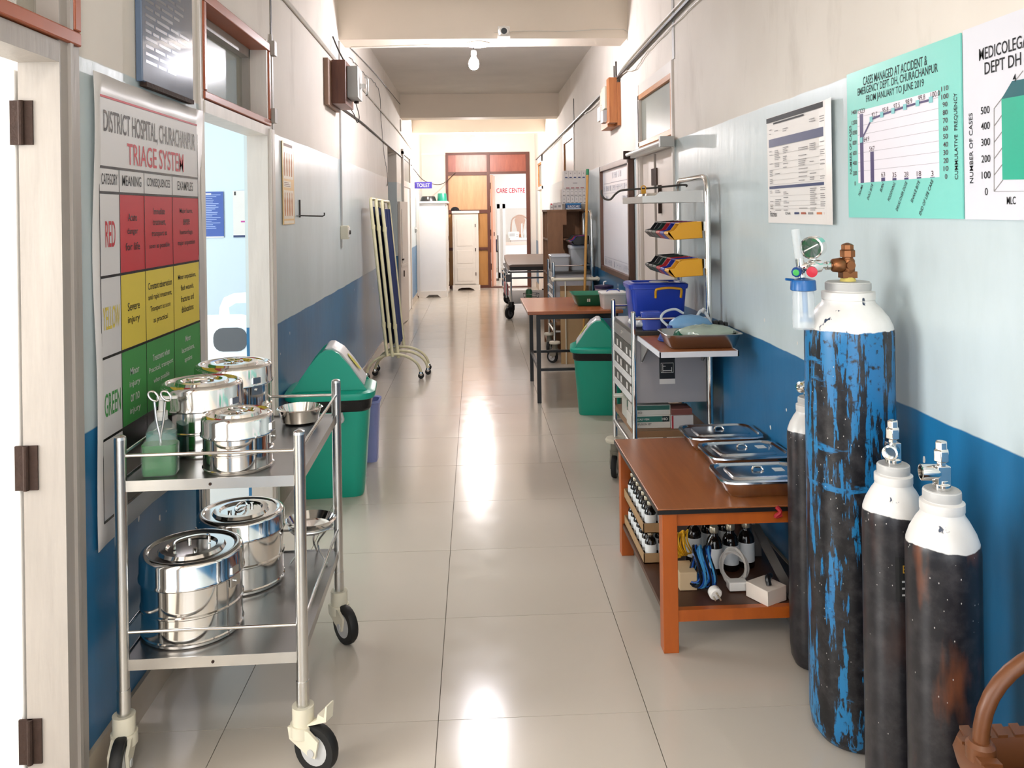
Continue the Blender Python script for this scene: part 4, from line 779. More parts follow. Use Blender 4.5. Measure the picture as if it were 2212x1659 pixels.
MB().tube(hp, .0125, 10).build('handle', brown_pl, bk, True)
for p in (hp[0], hp[-1]): MB().lathe([(.022, -.01), (.022, .012), (.017, .018)], (p[0], p[1], zr_), 14).build('handle_boss', brown_pl, rim, True)
# ================================================================ posters on the right wall (flat print)
def pbox(parent, nm, mt, o, ya, yb, za, zb, x): return MB().box(-x-.0006, -x, ya-o[1], yb-o[1], za-o[2], zb-o[2]).build(nm, mt, parent)
RR, UU = (0, -1, 0), (0, 0, 1)
def ptx(parent, o, nm, mt, lines, x=.0062):
    for s, y, z, w_, h_, *a in lines:
        an = a[0] if a else 0.; r_ = Vector((0, -math.cos(an), math.sin(an))); u_ = Vector((0, math.sin(an), math.cos(an)))
        MB().text(s, (-x, y-o[1], z-o[2]), r_, u_, w_, h_).build(nm, mt, parent)
p_white = M('poster_paper', '#e7e1dc', .28, var=.03, scale=3.); navy_ink = M('navy_ink', '#2a3a66', .3, var=.1); grey_ink = M('grey_ink', '#8f8a88', .5)
o1 = (XR, 2.97, 1.385); pa = thing('protocol_poster', 'white protocol poster with navy header bands and fine print table', 'poster', o1)
ya, yb, za, zb = 2.66, 3.285, 1.386, 1.80
m = MB(); k = 10
m.add([(-.004 - (.012*((j/k)-.0)**0*max(0, 1-j/1.5) if j < 2 else 0), ya + (yb-ya)*j/k - o1[1], z-o1[2]) for z in (za, zb) for j in range(k+1)], [(j, j+1, j+k+2, j+k+1) for j in range(k)]); m.build('sheet', p_white, pa, solid=.001)
Y = lambda t: yb + (ya-yb)*t                                           # 0 = left edge as read, 1 = right edge
Zf = lambda t: zb + (za-zb)*t
def pb1(nm, mt, t0, t1, s0, s1, x=.0066): return pbox(pa, nm, mt, o1, Y(t1), Y(t0), Zf(s1), Zf(s0), x)
pb1('header_band', ink, .0, .94, .005, .05); pb1('sub_band', ink, .12, .6, .06, .075); pb1('table_band', navy_ink, .04, .95, .21, .285); pb1('table_band', navy_ink, .04, .95, .655, .68)
m = MB(); rr = random.Random(5)
def dash(t0, t1, s, h=.0045): m.box(-.0078, -.0071, Y(t1)-o1[1], Y(t0)-o1[1], Zf(s)-o1[2]-h/2, Zf(s)-o1[2]+h/2)
for s in [.10, .12, .14, .16] + [.31 + .0165*i for i in range(20)] + [.70 + .0165*i for i in range(12)]:
    for c0, wd in ((.05, .05), (.14, .09), (.28, .08), (.52, .13), (.68, .09), (.82, .09)):
        if rr.random() < .5 and not (c0 == .28 and s > .5 and s < .66): dash(c0, c0+wd*rr.uniform(.5, 1), s, .0028)
m = m.build('fine_print', grey_ink, pa); m['kind'] = 'stuff'
m = MB()
for s in (.36, .44, .5, .55, .6, .64, .75, .8, .84, .87): m.box(-.0072, -.0068, Y(.95)-o1[1], Y(.05)-o1[1], Zf(s)-o1[2]-.0006, Zf(s)-o1[2]+.0006)
m = m.build('rule_lines', M('rule_grey', '#b9b3ae', .5), pa); m['kind'] = 'stuff'
ptx(pa, o1, 'sponsor_lettering', ink, [('Rotriex', Y(.1), Zf(.915), .07, .022), ('CONAE', Y(.34), Zf(.91), .05, .009)], .0068)
for t, mt in ((.48, navy_ink), (.58, M('logo_red', '#a5563f', .4)), (.68, grey_ink), (.8, M('logo_orange', '#c9703d', .4)), (.9, M('logo_red2', '#b0503c', .4))): pb1('sponsor_mark', mt, t-.035, t+.03, .9, .918)
pb1('dark_backing_edge', ink, .955, .985, .02, .9, -.001)
# green bar chart poster
o2 = (XR, 2.265, 1.411); pg = thing('case_chart_poster', 'mint green poster with bar chart of emergency cases', 'poster', o2)
p_mint = M('poster_mint', '#7fd0c3', .3, var=.05, scale=2.); p_pink = M('chart_field', '#e9e3ea', .35, var=.02); bar_m = M('chart_purple', '#3b2f63', .4); dot_m = M('chart_dot', '#7fc6c8', .3)
ya, yb, za, zb = 1.955, 2.567, 1.411, 1.857
MB().box(-.005, -.001, ya-o2[1], yb-o2[1], 0, zb-za).build('sheet', p_mint, pg)
def g(px, py): q = onx(px, py, XR); return q.y, q.z
Y2 = lambda t: yb + (ya-yb)*t; Z2 = lambda t: zb + (za-zb)*t
fx0, fx1, fz0, fz1 = .115, .84, .275, .765
pbox(pg, 'chart_field', p_pink, o2, Y2(fx1), Y2(fx0), Z2(fz1), Z2(fz0), .0052)
def cy(v): return fz1 - (fz1-fz0)*v                                   # 0..1 up
ptx(pg, o2, 'title_lettering', ink, [('CASES MANAGED AT ACCIDENT &', Y2(.47), Z2(.085), .355, .026), ('EMERGENCY DEPT. DH, CHURACHANPUR', Y2(.48), Z2(.15), .44, .026), ('FROM JANUARY TO JUNE 2019', Y2(.47), Z2(.215), .32, .026)], .0056)
vals = [1323, 567, 63, 35, 28, 18, 3]; cum = [64.9, 92.7, 95.8, 97.5, 98.9, 99.8, 100.0]; names = ['TRAUMA', 'DOG BITE', 'BURN', 'POISONING', 'DRUG OVER DOSE', 'SNAKE BITE', 'END OF LIFE CARE']
xs_ = [fx0 + (fx1-fx0)*(.06 + .145*i) for i in range(7)]
for i, v in enumerate(vals): pbox(pg, 'bar', bar_m, o2, Y2(xs_[i]+.017), Y2(xs_[i]-.017), Z2(fz1), Z2(cy(v/1400+.004)), .0059)
for i in range(1, 8):
    z = Z2(cy(i/8+.04)) if i < 8 else 0; pbox(pg, 'grid_line', M('grid_grey', '#b4aeb4', .5), o2, Y2(fx1), Y2(fx0), z-.0006, z+.0006, .0056)
for i in range(6):
    a, b = (xs_[i], cy(cum[i]/110)), (xs_[i+1], cy(cum[i+1]/110)); m = MB()
    pa_, pb_ = Vector((-.0068, Y2(a[0])-o2[1], Z2(a[1])-o2[2])), Vector((-.0068, Y2(b[0])-o2[1], Z2(b[1])-o2[2])); d = (pb_-pa_).normalized(); nn = Vector((0, -d.z, d.y))*.0028
    m.loft([[pa_-nn, pa_+nn, pb_+nn, pb_-nn], [q + Vector((-.0005, 0, 0)) for q in (pa_-nn, pa_+nn, pb_+nn, pb_-nn)]]); m.build('trend_line', bar_m, pg)
for i in range(7): pbox(pg, 'trend_dot', dot_m, o2, Y2(xs_[i])-.0085, Y2(xs_[i])+.0085, Z2(cy(cum[i]/110))-.008, Z2(cy(cum[i]/110))+.008, .0074)
L = [(str(v), Y2(xs_[i]), Z2(cy(v/1400+.045)), .011*len(str(v)), .014) for i, v in enumerate(vals)]
L += [(('%.1f' % c), Y2(xs_[i] + (.05 if i == 0 else .03)), Z2(cy(c/110 + (0 if i == 0 else .055))), .034 if c < 100 else .042, .014) for i, c in enumerate(cum)]
L += [(str(t), Y2(fx0-.035), Z2(cy(t/1400)), .0085*len(str(t)), .013) for t in range(0, 1401, 200)]
L += [(str(t), Y2(fx1+.05), Z2(cy(t/110*1.0)), .0105*len(str(t)), .0125) for t in range(0, 111, 10)]
ptx(pg, o2, 'figure', M('chart_ink', '#4a3338', .5), L, .0062)
ptx(pg, o2, 'axis_title', ink, [('NUMBER OF CASES', Y2(.035), Z2(.53), .15, .014, math.pi/2), ('CUMMULATIVE  FREQUENCY', Y2(.965), Z2(.55), .21, .016, math.pi/2)])
ptx(pg, o2, 'category_name', ink, [(n, Y2(xs_[i]) + .0034*len(n)*math.cos(.95), Z2(fz1) - .006 - .0034*len(n)*math.sin(.95), .0068*len(n), .0115, .95) for i, n in enumerate(names)])
# medicolegal poster (cut by the frame)
o3 = (XR, 1.62, 1.41); pm = thing('medicolegal_poster', 'white poster with green column chart of medicolegal cases', 'poster', o3)
ya, yb, zb = 1.32, 1.945, 1.86; MB().box(-.005, -.001, ya-o3[1], yb-o3[1], 0, zb-1.41).build('sheet', M('poster_white_cool', '#dcdbe2', .3, var=.02), pm)
def pq3(nm, mt, pts, x):
    m = MB(); P = [(-x, onx(u, v, XR).y - o3[1], onx(u, v, XR).z - o3[2]) for u, v in pts]; m.loft([P, [(q[0]-.0006, q[1], q[2]) for q in P]]); m.build(nm, mt, pm)
pq3('column', M('column_green', '#2fa98c', .35), [(2171, 388), (2169, 214), (2330, 186), (2330, 386)], .0055); pq3('column_top', M('column_dark', '#1d5f66', .35), [(2169, 214), (2192, 175), (2340, 148), (2330, 186)], .0055)
ptx(pm, o3, 'title_lettering', ink, [('MEDICOLEGAL CASES AT ACCIDENT', 1.65, 1.79, .46, .028), ('DEPT DH CHURACHANPUR', 1.66, 1.755, .40, .028)])
ptx(pm, o3, 'figure', ink, [(str(t), onx(2130, 1, XR).y, onx(2133, v, XR).z, .011*len(str(t)), .017) for t, v in ((500, 238), (400, 272), (300, 307), (200, 343), (100, 378), (0, 414))] + [('MLC', onx(2190, 433, XR).y, onx(2190, 433, XR).z, .03, .017), ('4', 1.755, onx(2214, 164, XR).z, .011, .017)])
ptx(pm, o3, 'axis_title', ink, [('NUMBER OF CASES', onx(2103, 320, XR).y, onx(2103, 320, XR).z, .165, .014, math.pi/2)])
for a, b in (((2152, 413), (2152, 234)), ((2152, 234), (2215, 152)), ((2152, 413), (2330, 411)), ((2152, 413), (2171, 388)), ((2152, 378), (2171, 353)), ((2152, 343), (2170, 318)), ((2152, 307), (2170, 283)), ((2152, 272), (2169, 248))):
    pq3('axis_line', grey_ink, [a, (a[0]+1.2, a[1]+1), (b[0]+1.2, b[1]+1), b], .0053)
# ================================================================ whiteboard
wbd = thing('whiteboard', 'large whiteboard with brown wooden frame on the right wall', 'whiteboard', (XR, 6.79, .91))
wfr = wood('whiteboard_frame', '#5b3826', '#47291b', .4, (6, 6, 1), 3.); MB().box(-.02, -.004, -.68, .69, .03, .89).build('panel', M('whiteboard_enamel', '#e3e6ec', .2, var=.02), wbd)
for a in ((-.7, .71, 0, .045), (-.7, .71, .88, .925)): MB().box(-.045, -.002, *a).build('frame_rail', wfr, wbd, bevel=.003)
for a in ((-.705, -.66), (.665, .71)): MB().box(-.045, -.002, *a, 0, .925).build('frame_stile', wfr, wbd, bevel=.003)
m = MB(); rr = random.Random(4)
def scrib(y0, y1, z, h):
    y = y1
    while y > y0:
        w_ = rr.uniform(.02, .045); kind = rr.random()
        m.box(-.0216, -.0208, y-.004, y, z, z+h)
        if kind > .3: m.box(-.0216, -.0208, y-w_, y, z+h*rr.choice((0, .5, .9)), z+h*rr.choice((0, .5, .9))+.006) if False else m.box(-.0216, -.0208, y-w_, y, z+h*.5, z+h*.5+.006)
        if kind > .6: m.box(-.0216, -.0208, y-w_, y-w_+.004, z, z+h)
        y -= w_ + .025
scrib(-.25, .15, .80, .05); scrib(-.6, .6, .70, .045); scrib(.35, .6, .62, .04); scrib(-.55, -.3, .62, .03); scrib(-.6, .6, .06, .05)
for z in (.765, .68, .125): m.box(-.0216, -.0208, -.6, .6, z, z+.003)
m = m.build('marker_notes', M('marker_grey', '#8b8e9c', .6), wbd); m['kind'] = 'stuff'
# ================================================================ drawer carts
alu = M('aluminium', '#b9b6b2', .35, .7, .06); drawer_grey = M('drawer_grey', '#57554f', .45, var=.08); cart_side = M('cart_side_grey', '#a4a1a3', .35, var=.03); brown_board = wood('cart_board', '#b06a3c', '#9b5930', .35, (1, 12, 1), 3.)
CW, CL = .365, .57
def cart(label, loc, top=1.545, full=True):
    c = thing('drawer_cart', label, 'cart', loc, 0, 'medical drawer carts')
    for y in (0, CL): 
        m = MB(); m.cyl((0, y, .2), (0, y, .955), .0125, 14); m.lathe([(.0125, .955), (.008, .962), (.001, .963)], (0, y, 0), 14); m.build('short_post', chrome, c, True)
    arch = [(CW, 0, .2), (CW, 0, .9), (CW, 0, top-.045)] + [(CW, .06*(1-math.cos(a)), top + .055*math.sin(a)) for a in (.2, .6, 1.0, 1.57)] + [(CW, CL-.06*(1-math.cos(a)), top + .055*math.sin(a)) for a in (1.57, 1.0, .6, .2)] + [(CW, CL, top-.045), (CW, CL, .9), (CW, CL, .2)]
    MB().tube(arch, .0145, 14).build('tall_frame', chrome, c, True)
    MB().box(.012, CW-.012, .015, CL-.015, .52, .845).build('cabinet_body', cart_side, c, bevel=.003)
    MB().box(.0, CW, -.005, CL+.005, .845, .868).build('top_panel', M('cart_top_dark', '#3a3836', .25), c, bevel=.003)
    MB().box(-.002, .014, .018, CL-.018, .79, .845).build('lock_strip', alu, c); MB().cyl((-.006, .3, .82), (.0, .3, .82), .009, 14).build('lock', chrome, c)
    for i, (z0, z1) in enumerate(((.7, .785), (.612, .695), (.524, .607))):
        for y0, y1 in ((.02, .283), (.287, .55)):
            d = MB().box(.0, .012, y0, y1, z0, z1).build('drawer', drawer_grey, c, bevel=.002)
            MB().prism([(-.012, z0), (.001, z0), (.001, z0+.024), (-.004, z0+.018)], 'y', y0, y1).build('pull_lip', M('drawer_lip_white', '#d4d2cf', .4), d)
            for k in range(2): MB().box(-.0012, .0, y0+.05+.1*k, y0+.085+.1*k, z0+.03, z0+.062).build('label_card', paper, d)
    for y in (.0, CL): MB().cyl((0, y, .925), (CW, y, .925), .0055, 8).build('top_rail', chrome, c, True)
    MB().box(.0, CW, .0, CL, .36, .39).build('lower_shelf', M('shelf_tan', '#8f6b4b', .5), c); 
    m = MB()
    for y in (0, CL): m.cyl((0, y, .3), (CW, y, .3), .011, 10)
    for x in (0, CW): m.cyl((x, 0, .3), (x, CL, .3), .011, 10)
    m.build('base_frame', alu, c, True)
    for x, y, a in ((0, 0, 2.4), (0, CL, -1.9), (CW, 0, .6), (CW, CL, .9)):
        MB().lathe([(.02, .182), (.052, .186), (.055, .197), (.05, .208), (.014, .212)], (x, y, 0), 22).build('bumper_disc', ivory, c, True)
        caster(c, x, y, .185, a, r=.06, w=.026, body=M('caster_grey', '#7e786a', .45), hub=grey_plastic, off=.03)
    for z in ((1.36, 1.18) if full else (1.18,)): MB().box(CW-.02, CW-.012, 0, CL, z-.02, z+.025).build('bin_rail', steel, c)
    if not full: return c
    m = MB(); m.box(.06, CW-.014, .02, CL-.02, 1.478, 1.484); m.prism([(.06, 1.484), (.06, 1.51), (.12, 1.512), (.14, 1.53), (CW-.014, 1.535), (CW-.014, 1.484)], 'y', .02, .026); m.prism([(.06, 1.484), (.06, 1.51), (.12, 1.512), (.14, 1.53), (CW-.014, 1.535), (CW-.014, 1.484)], 'y', CL-.026, CL-.02); m.box(.056, .06, .02, CL-.02, 1.478, 1.51); m.build('upper_tray', alu, c)
    sh = MB().box(.02, .345, -.49, -.02, .828, .848).build('side_shelf', brown_board, c); m = MB()
    m.box(.015, .35, -.495, -.49, .826, .849); m.box(.015, .02, -.495, -.018, .826, .849); m.box(.345, .35, -.495, -.018, .826, .849); m.build('white_edge', M('white_edging', '#dcdbe0', .4), sh)
    m = MB(); m.prism([(-.02, .827), (-.02, .72), (-.012, .72), (-.2, .827)], 'x', .03, .036); m.prism([(-.02, .827), (-.02, .72), (-.012, .72), (-.2, .827)], 'x', .32, .326); m.build('fold_bracket', alu, sh)
    return c
c1 = cart('drawer cart whose side panel bears a black and white sticker', (.748, 3.95, 0))
def side_sticker(c):
    x0, y = .125, .0142
    m = MB().box(x0, x0+.075, y, y+.0008, .635, .81).build('sticker', black_plastic, c)
    MB().box(x0+.012, x0+.063, y-.0006, y, .75, .8).build('blank_square', paper, m); MB().box(x0, x0+.075, y-.0002, y+.0006, .61, .634).build('sticker_tail', paper, c)
    MB().tube([(x0+.008+.059*min(1, max(0, a)), y-.001, b) for a, b in ((0, .665), (0, .71), (1, .71), (1, .665))], .0012, 5, True).build('logo_outline', paper, m)
    m2 = MB(); w = .002
    m2.box(x0+.015, x0+.0175, y-.0012, y, .668, .705); m2.box(x0+.015, x0+.06, y-.0012, y, .672, .675); m2.box(x0+.058, x0+.06, y-.0012, y, .668, .69); m2.box(x0+.0175, x0+.03, y-.0012, y, .694, .697); m2.build('bed_logo', paper, m)
side_sticker(c1)
ivp = thing('hook_rod', 'dark rod with curved hook sticking out from the cart frame', 'hook', (1.1, 4.28, 1.56)); MB().tube(bez([(0, 0, 0), (-.02, 0, .01), (-.2, 0, -.005), (-.33, 0, -.012), (-.37, 0, -.03), (-.4, 0, -.06), (-.43, 0, -.055), (-.445, 0, -.03), (-.445, 0, -.01)], 5), .0055, 8).build('rod', cable_dark, ivp, True)
# ---- storage bins
def bin_mesh():
    m = MB(); side = [(0, 0), (0, .08), (-.105, .08), (-.135, .045), (-.165, .04), (-.168, .03), (-.14, .0)]; w_ = .084
    for y in (0, w_-.003): m.prism(side, 'y', y, y+.003)
    m.box(-.14, 0, 0, w_, 0, .003); m.box(-.003, 0, 0, w_, 0, .08); m.prism([(-.14, 0), (-.168, .03), (-.165, .04), (-.16, .04), (-.137, .004)], 'y', 0, w_); m.box(-.11, -.1, 0, w_, .074, .08)
    return m
cols = [('yellow', '#e0a01e'), ('blue', '#1f2f9a'), ('red', '#b3222f'), ('dark green', '#163a33'), ('grey-black', '#2a2d2e'), ('black', '#101214')]
for c, ylist in ((c1, ('upper', 'lower')),):
    for row, z in zip(ylist, (1.305, 1.125)):
        for i, (cn, hx) in enumerate(cols):
            b = bin_mesh().build('storage_bin', M('bin_plastic_'+cn.replace(' ', '_'), hx, .35, var=.04), None, bevel=.001)
            b.location = (c.location.x + CW - .022, c.location.y + .01 + .0925*i, z); b.rotation_euler = (0, -.05, 0)
            tag(b, '%s open-front storage bin in the %s row on the near drawer cart' % (cn, row), 'bin', 'storage bins on the near cart')
# ---- things on the first cart
def lidbox(name, label, cat, loc, w, d, h, mat, lidm, rot=0., handle=None):
    t = thing(name, label, cat, loc, rot)
    MB().rsec([(w*.84, d*.84, 0, .015), (w*.86, d*.86, .006, .02), (w*.95, d*.95, h*.84, .022), (w, d, h*.85, .022), (w, d, h*.9, .022)]).build('body', mat, t, True)
    l = MB().rsec([(w*1.01, d*1.01, h*.88, .02), (w*1.02, d*1.02, h*.96, .02), (w*.94, d*.94, h, .02), (w*.78, d*.76, h, .015), (w*.74, d*.72, h*.965, .015)]).build('lid', lidm, t, True)
    return t, l
blue_pl = M('blue_tote_plastic', '#223fae', .3, var=.06, scale=3.); yel_pl = M('yellow_grip', '#e0a321', .4)
tt, _l = lidbox('tote_box', 'royal blue lidded tote with yellow carry handle on the drawer cart', 'box', (.748+.19, 4.335, .869), .30, .21, .2, blue_pl, blue_pl)
MB().tube(bez([(-.02, -.102, .125), (-.02, -.115, .165), (.0, -.115, .172), (.045, -.115, .176), (.09, -.115, .172), (.11, -.115, .165), (.11, -.102, .125)], 5), .0065, 8).build('carry_handle', yel_pl, tt, True); m = MB(); m.cyl((.02, 0, .195), (.02, 0, .2005), .05, 24); m.build('lid_label', grey_plastic, _l)
foil = M('clear_film', '#d9dcdf', .15, alpha=.75, var=.1)
def lump(name, label, cat, loc, rx, ry, rz, mat, seed, amp=.18, part='bag'):
    rr = random.Random(seed); t = thing(name, label, cat, loc); m = MB(); n, k = 22, 10; ph = [rr.uniform(0, 6) for _ in range(6)]
    rings = []
    for i in range(1, k):
        th = math.pi*i/k; rg_ = []
        for j in range(n):
            a = 2*math.pi*j/n; s = 1 + amp*(math.sin(3*a+ph[0]+2*th)*.5 + math.sin(7*a+ph[1]-3*th)*.3 + math.sin(11*a+ph[2]+5*th)*.2)
            rg_.append((rx*s*math.sin(th)*math.cos(a), ry*s*math.sin(th)*math.sin(a), max(.0005, rz*(1-math.cos(th))*(1+amp*.5*math.sin(5*a+ph[3])))))
        rings.append(rg_)
    m.loft(rings).build(part, mat, t, True); return t
lump('film_packet', 'crumpled clear film packet on the drawer cart beside the blue tote', 'packet', (.80, 4.1, .869), .045, .11, .022, foil, 3)
bl_, _ = lidbox('blue_case', 'small translucent blue case in front of the blue tote', 'box', (.845, 4.0, .869), .1, .07, .085, M('blue_translucent', '#4a5fc0', .2, alpha=.85), M('blue_translucent'  , '#4a5fc0'))
st_ = thing('deep_tray', 'deep stainless tray on the fold-out cart shelf', 'tray', (.972, 3.61, .849))
MB().rsec([(.27, .16, 0, .02), (.28, .17, .005, .025), (.32, .205, .058, .035), (.335, .22, .06, .035), (.33, .215, .062, .035), (.312, .2, .057, .03), (.27, .16, .012, .02), (.26, .15, .008, .02)], k=3).build('tray_body', M('tray_steel_dark', (.42, .41, .4), .22, 1., .1), st_, True)
lump('plastic_wrap', 'crumpled clear plastic bag lying in the deep tray', 'plastic bag', (1.0, 3.6, .872), .13, .075, .034, M('bag_film', '#aebcae', .12, alpha=.8, var=.2), 5, .12)
lump('green_drape', 'folded dark green cloth showing under the plastic bag', 'cloth', (.895, 3.62, .861), .032, .06, .028, M('green_cloth', '#1d5c46', .8, var=.2), 6)
am = thing('resuscitator_bag', 'pale blue resuscitator bag behind the deep tray', 'resuscitator', (.985, 3.80, .885))
MB().lathe_ax([(.012, -.1), (.02, -.095), (.03, -.085), (.05, -.05), (.056, 0), (.053, .04), (.04, .075), (.025, .09), (.02, .1)], (0, 0, .02), (1, -.1, -.05), 28).build('bulb', M('bvm_blue', '#6f9cc4', .35, var=.04), am, True)
m = MB(); m.lathe_ax([(.02, .095), (.032, .1), (.035, .118), (.028, .122), (.034, .126), (.034, .142), (.026, .146), (.03, .15), (.028, .165), (.012, .168)], (0, 0, .02), (1, -.1, -.05), 20); m.build('valve_collar', black_plastic, am, True)
MB().tube(bez([(-.1, .01, .02), (-.13, .03, .055), (-.11, .04, .085), (-.06, .05, .095), (-.02, .05, .075)], 6), .006, 8).build('clear_tube', M('tube_plastic', '#cfd6da', .15, alpha=.8), am, True)
mk = thing('face_mask', 'dark blue face mask lying on the fold-out shelf', 'mask', (.875, 3.75, .849)); MB().lathe([(.048, .004), (.052, .012), (.045, .03), (.025, .052), (.014, .058), (.012, .07), (.001, .071)], n=24, sy=.8).build('cone', M('mask_blue', '#203a86', .3, var=.05), mk, True); MB().tube(ring((0, 0, .007), .05, n=24, sx=.82, sy=1.), .007, 8, True).build('cushion', M('mask_cushion', '#2c4c9c', .35), mk, True)
cb = thing('tube_coil', 'clear breathing tube looped behind the resuscitator bag', 'tube', (1.06, 3.86, .849)); MB().tube(bez([(-.06, 0, .02), (-.03, .02, .08), (.0, .02, .12), (.03, .01, .08), (.04, 0, .02), (.0, -.02, .006)], 6), .007, 8).build('loop', M('tube_plastic', '#cfd6da'), cb, True); MB().cyl((.0, .02, .112), (.012, .015, .128), .01, 10).build('connector', grey_plastic, cb, True)
it_ = thing('upturned_tray', 'steel instrument tray lying upside down on top of the cart', 'tray', (.955, 4.2, 1.4845)); MB().rsec([(.23, .24, 0, .03), (.24, .25, .004, .03), (.215, .225, .04, .03), (.2, .21, .044, .03)], k=3).build('tray_body', chrome, it_, True)
yt = thing('yellow_tag', 'yellow plastic tag hanging over the hook rod', 'tag', (.87, 4.262, 1.49)); m = MB(); m.box(-.012, .012, 0, .004, .0, .06); m.tube(ring((0, .002, .066), .012, (0, 1, 0), 14), .003, 6, True); m.build('tag_plate', yel_pl, yt)
# boxes on the lower shelf
def pbx(name, label, loc, w, d, h, col, rot=0., bands=(), txt=()):
    b = thing(name, label, 'carton', loc, rot); MB().box(-w/2, w/2, -d/2, d/2, 0, h).build('box', M('box_'+col.strip('#'), col, .5, var=.04), b, bevel=.0015)
    for hx, z0, z1, x0, x1 in bands: MB().box(w*x0, w*x1, -d/2-.0008, -d/2, h*z0, h*z1).build('print_band', M('print_'+hx.strip('#'), hx, .5), b)
    for s, x, z, tw, th, mt in txt: MB().text(s, (x*w, -d/2-.0014, z*h), (1, 0, 0), (0, 0, 1), tw, th).build('lettering', mt, b)
    return b
pbx('infusion_set_box', 'white and green infusion set box at the bottom of the cart stack', (.835, 4.06, .391), .19, .12, .062, '#cfcac0', 0, (('#2f6a5f', .48, .92, -.48, .3), ('#1c2a2a', .48, .92, .3, .48)), (('SCALP VEIN', -.2, .7, .06, .009, paper), ('INFUSION SET', -.18, .32, .075, .01, ink), ('HIO', .36, .7, .028, .012, paper)))
pbx('glove_carton', 'green topped white box resting on the infusion set box', (.84, 4.06, .4535), .185, .115, .048, '#c9c6bd', 0, (('#2c5f55', .5, .95, -.48, .48),), (('HIO', -.32, .25, .026, .012, ink),))
pbx('syringe_carton', 'white carton with red end under the drawers', (.985, 4.04, .391), .105, .12, .062, '#d3cfcd', 0, (('#b0303a', 0, 1, -.5, -.42), ('#9f9a99', .1, .3, .1, .42)), ())
pbx('flat_red_carton', 'dull red flat carton on top of the white carton with red end', (.985, 4.045, .4535), .1, .11, .03, '#96635a', 0, (('#7d4b43', .1, .9, -.5, .5),))
gp = thing('sachet', 'folded paper sachet poking out of the cart shelf', 'sachet', (.765, 4.2, .5025)); m = MB(); m.loft([[(-.08, -.02, .0), (.05, -.03, .0), (.05, .03, .008), (-.07, .03, .006)], [(-.08, -.02, .003), (.05, -.03, .004), (.05, .03, .012), (-.07, .03, .01)]]); m.build('sleeve', M('sachet_paper', '#c3c8b8', .5), gp); MB().box(-.075, -.03, -.012, .012, .0062, .0072).build('printed_patch', paper, gp)
pbx('sachet_box', 'pale box under the folded paper sachet', (.80, 4.24, .391), .1, .14, .111, '#c4c2b6', 0, (('#86a08f', .6, .9, -.5, .5),))
# ================================================================ brown table with black legs
t2 = thing('work_table', 'brown laminate table with thin black metal legs', 'table', (.385, 6.2, 0)); wt2 = wood('laminate_orange', '#a9633c', '#99552f', .25, (1, 12, 1), 3.)
MB().box(0, .715, 0, 1.0, .675, .70).build('tabletop', wt2, t2, bevel=.003)
bl_m = M('black_metal', '#15161a', .4)
for x in (.07, .66):
    for y in (.08, .90): MB().box(x, x+.03, y, y+.03, 0, .675).build('leg', bl_m, t2)
MB().box(.075, .095, .1, .9, .24, .265).build('stretcher', bl_m, t2)
for y in (.085, .905): MB().box(.1, .66, y, y+.02, .24, .26).build('stretcher', bl_m, t2)
m = MB(); m.box(.07, .69, .085, .105, .63, .675); m.build('top_rail', bl_m, t2)
gt = thing('green_tray', 'green perforated plastic tray on the brown table', 'tray', (ony(1275, 640, 6.55).x, 6.62, .701)); gpl = M('green_tray_plastic', '#1d6b4e', .4, var=.06)
MB().rsec([(.2, .24, 0, .03), (.21, .25, .005, .03), (.27, .32, .085, .04), (.285, .335, .087, .04), (.282, .332, .091, .04), (.262, .312, .085, .038), (.2, .24, .01, .03)], k=3).build('shell', gpl, gt, True)
m = MB()
for i in range(2):
    for j in range(2): m.box(-.035+.014*i, -.025+.014*i, -.148, -.142, .036+.014*j, .046+.014*j)
m.build('perforations', paper, gt); MB().rsec([(.2, .24, .03, .03), (.22, .26, .05, .03)], k=3).build('blue_cloth', M('blue_cloth', '#2e5f86', .8), gt)
tubw = M('white_tub_plastic', '#ded8d4', .35, alpha=.95); wtb, wl_ = lidbox('white_tub', 'white plastic tub with clip lid on the brown table', 'tub', (ony(1325, 655, 6.3).x+.005, 6.34, .701), .205, .19, .125, tubw, white_enamel)
MB().tube(bez([(-.05, 0, .125), (-.03, 0, .137), (.03, 0, .137), (.05, 0, .125)], 5), .004, 8).build('blue_grip', M('grip_blue', '#3c4f9a', .4), wl_, True)
pj = thing('purple_lid_jar', 'clear jar with dark purple lid and white spout on the brown table', 'jar', (ony(1312, 630, 6.72).x+.0, 6.9, .701)); MB().lathe([(.065, 0), (.068, .005), (.074, .1)], n=28, cap1=False).build('jar', M('jar_plastic', '#b9b5bf', .25), pj, True); MB().lathe([(.079, .098), (.08, .12), (.05, .126), (.001, .126)], n=28).build('lid', M('purple_lid', '#2d2344', .35), pj, True); m = MB(); m.cyl((0, 0, .125), (0, 0, .15), .007, 10); m.cyl((0, 0, .15), (.02, -.01, .155), .006, 8); m.build('spout', white_enamel, pj, True); MB().lathe([(.0722, .03), (.0755, .08)], n=28, cap0=False, cap1=False).build('printed_band', M('jar_print', '#8f8a9a', .4, var=.5, scale=40.), pj, True)
cbt = thing('spray_bottle', 'small clear plastic bottle beside the purple-lid jar', 'bottle', (ony(1335, 630, 6.85).x+.012, 6.85, .701)); MB().lathe([(.03, 0), (.033, .005), (.033, .08), (.02, .1), (.012, .105), (.012, .118)], n=20).build('bottle_body', M('bottle_plastic', '#b4b3ba', .2, alpha=.8), cbt, True); MB().lathe([(.015, .116), (.015, .135), (.008, .138)], n=16).build('cap', grey_plastic, cbt, True)
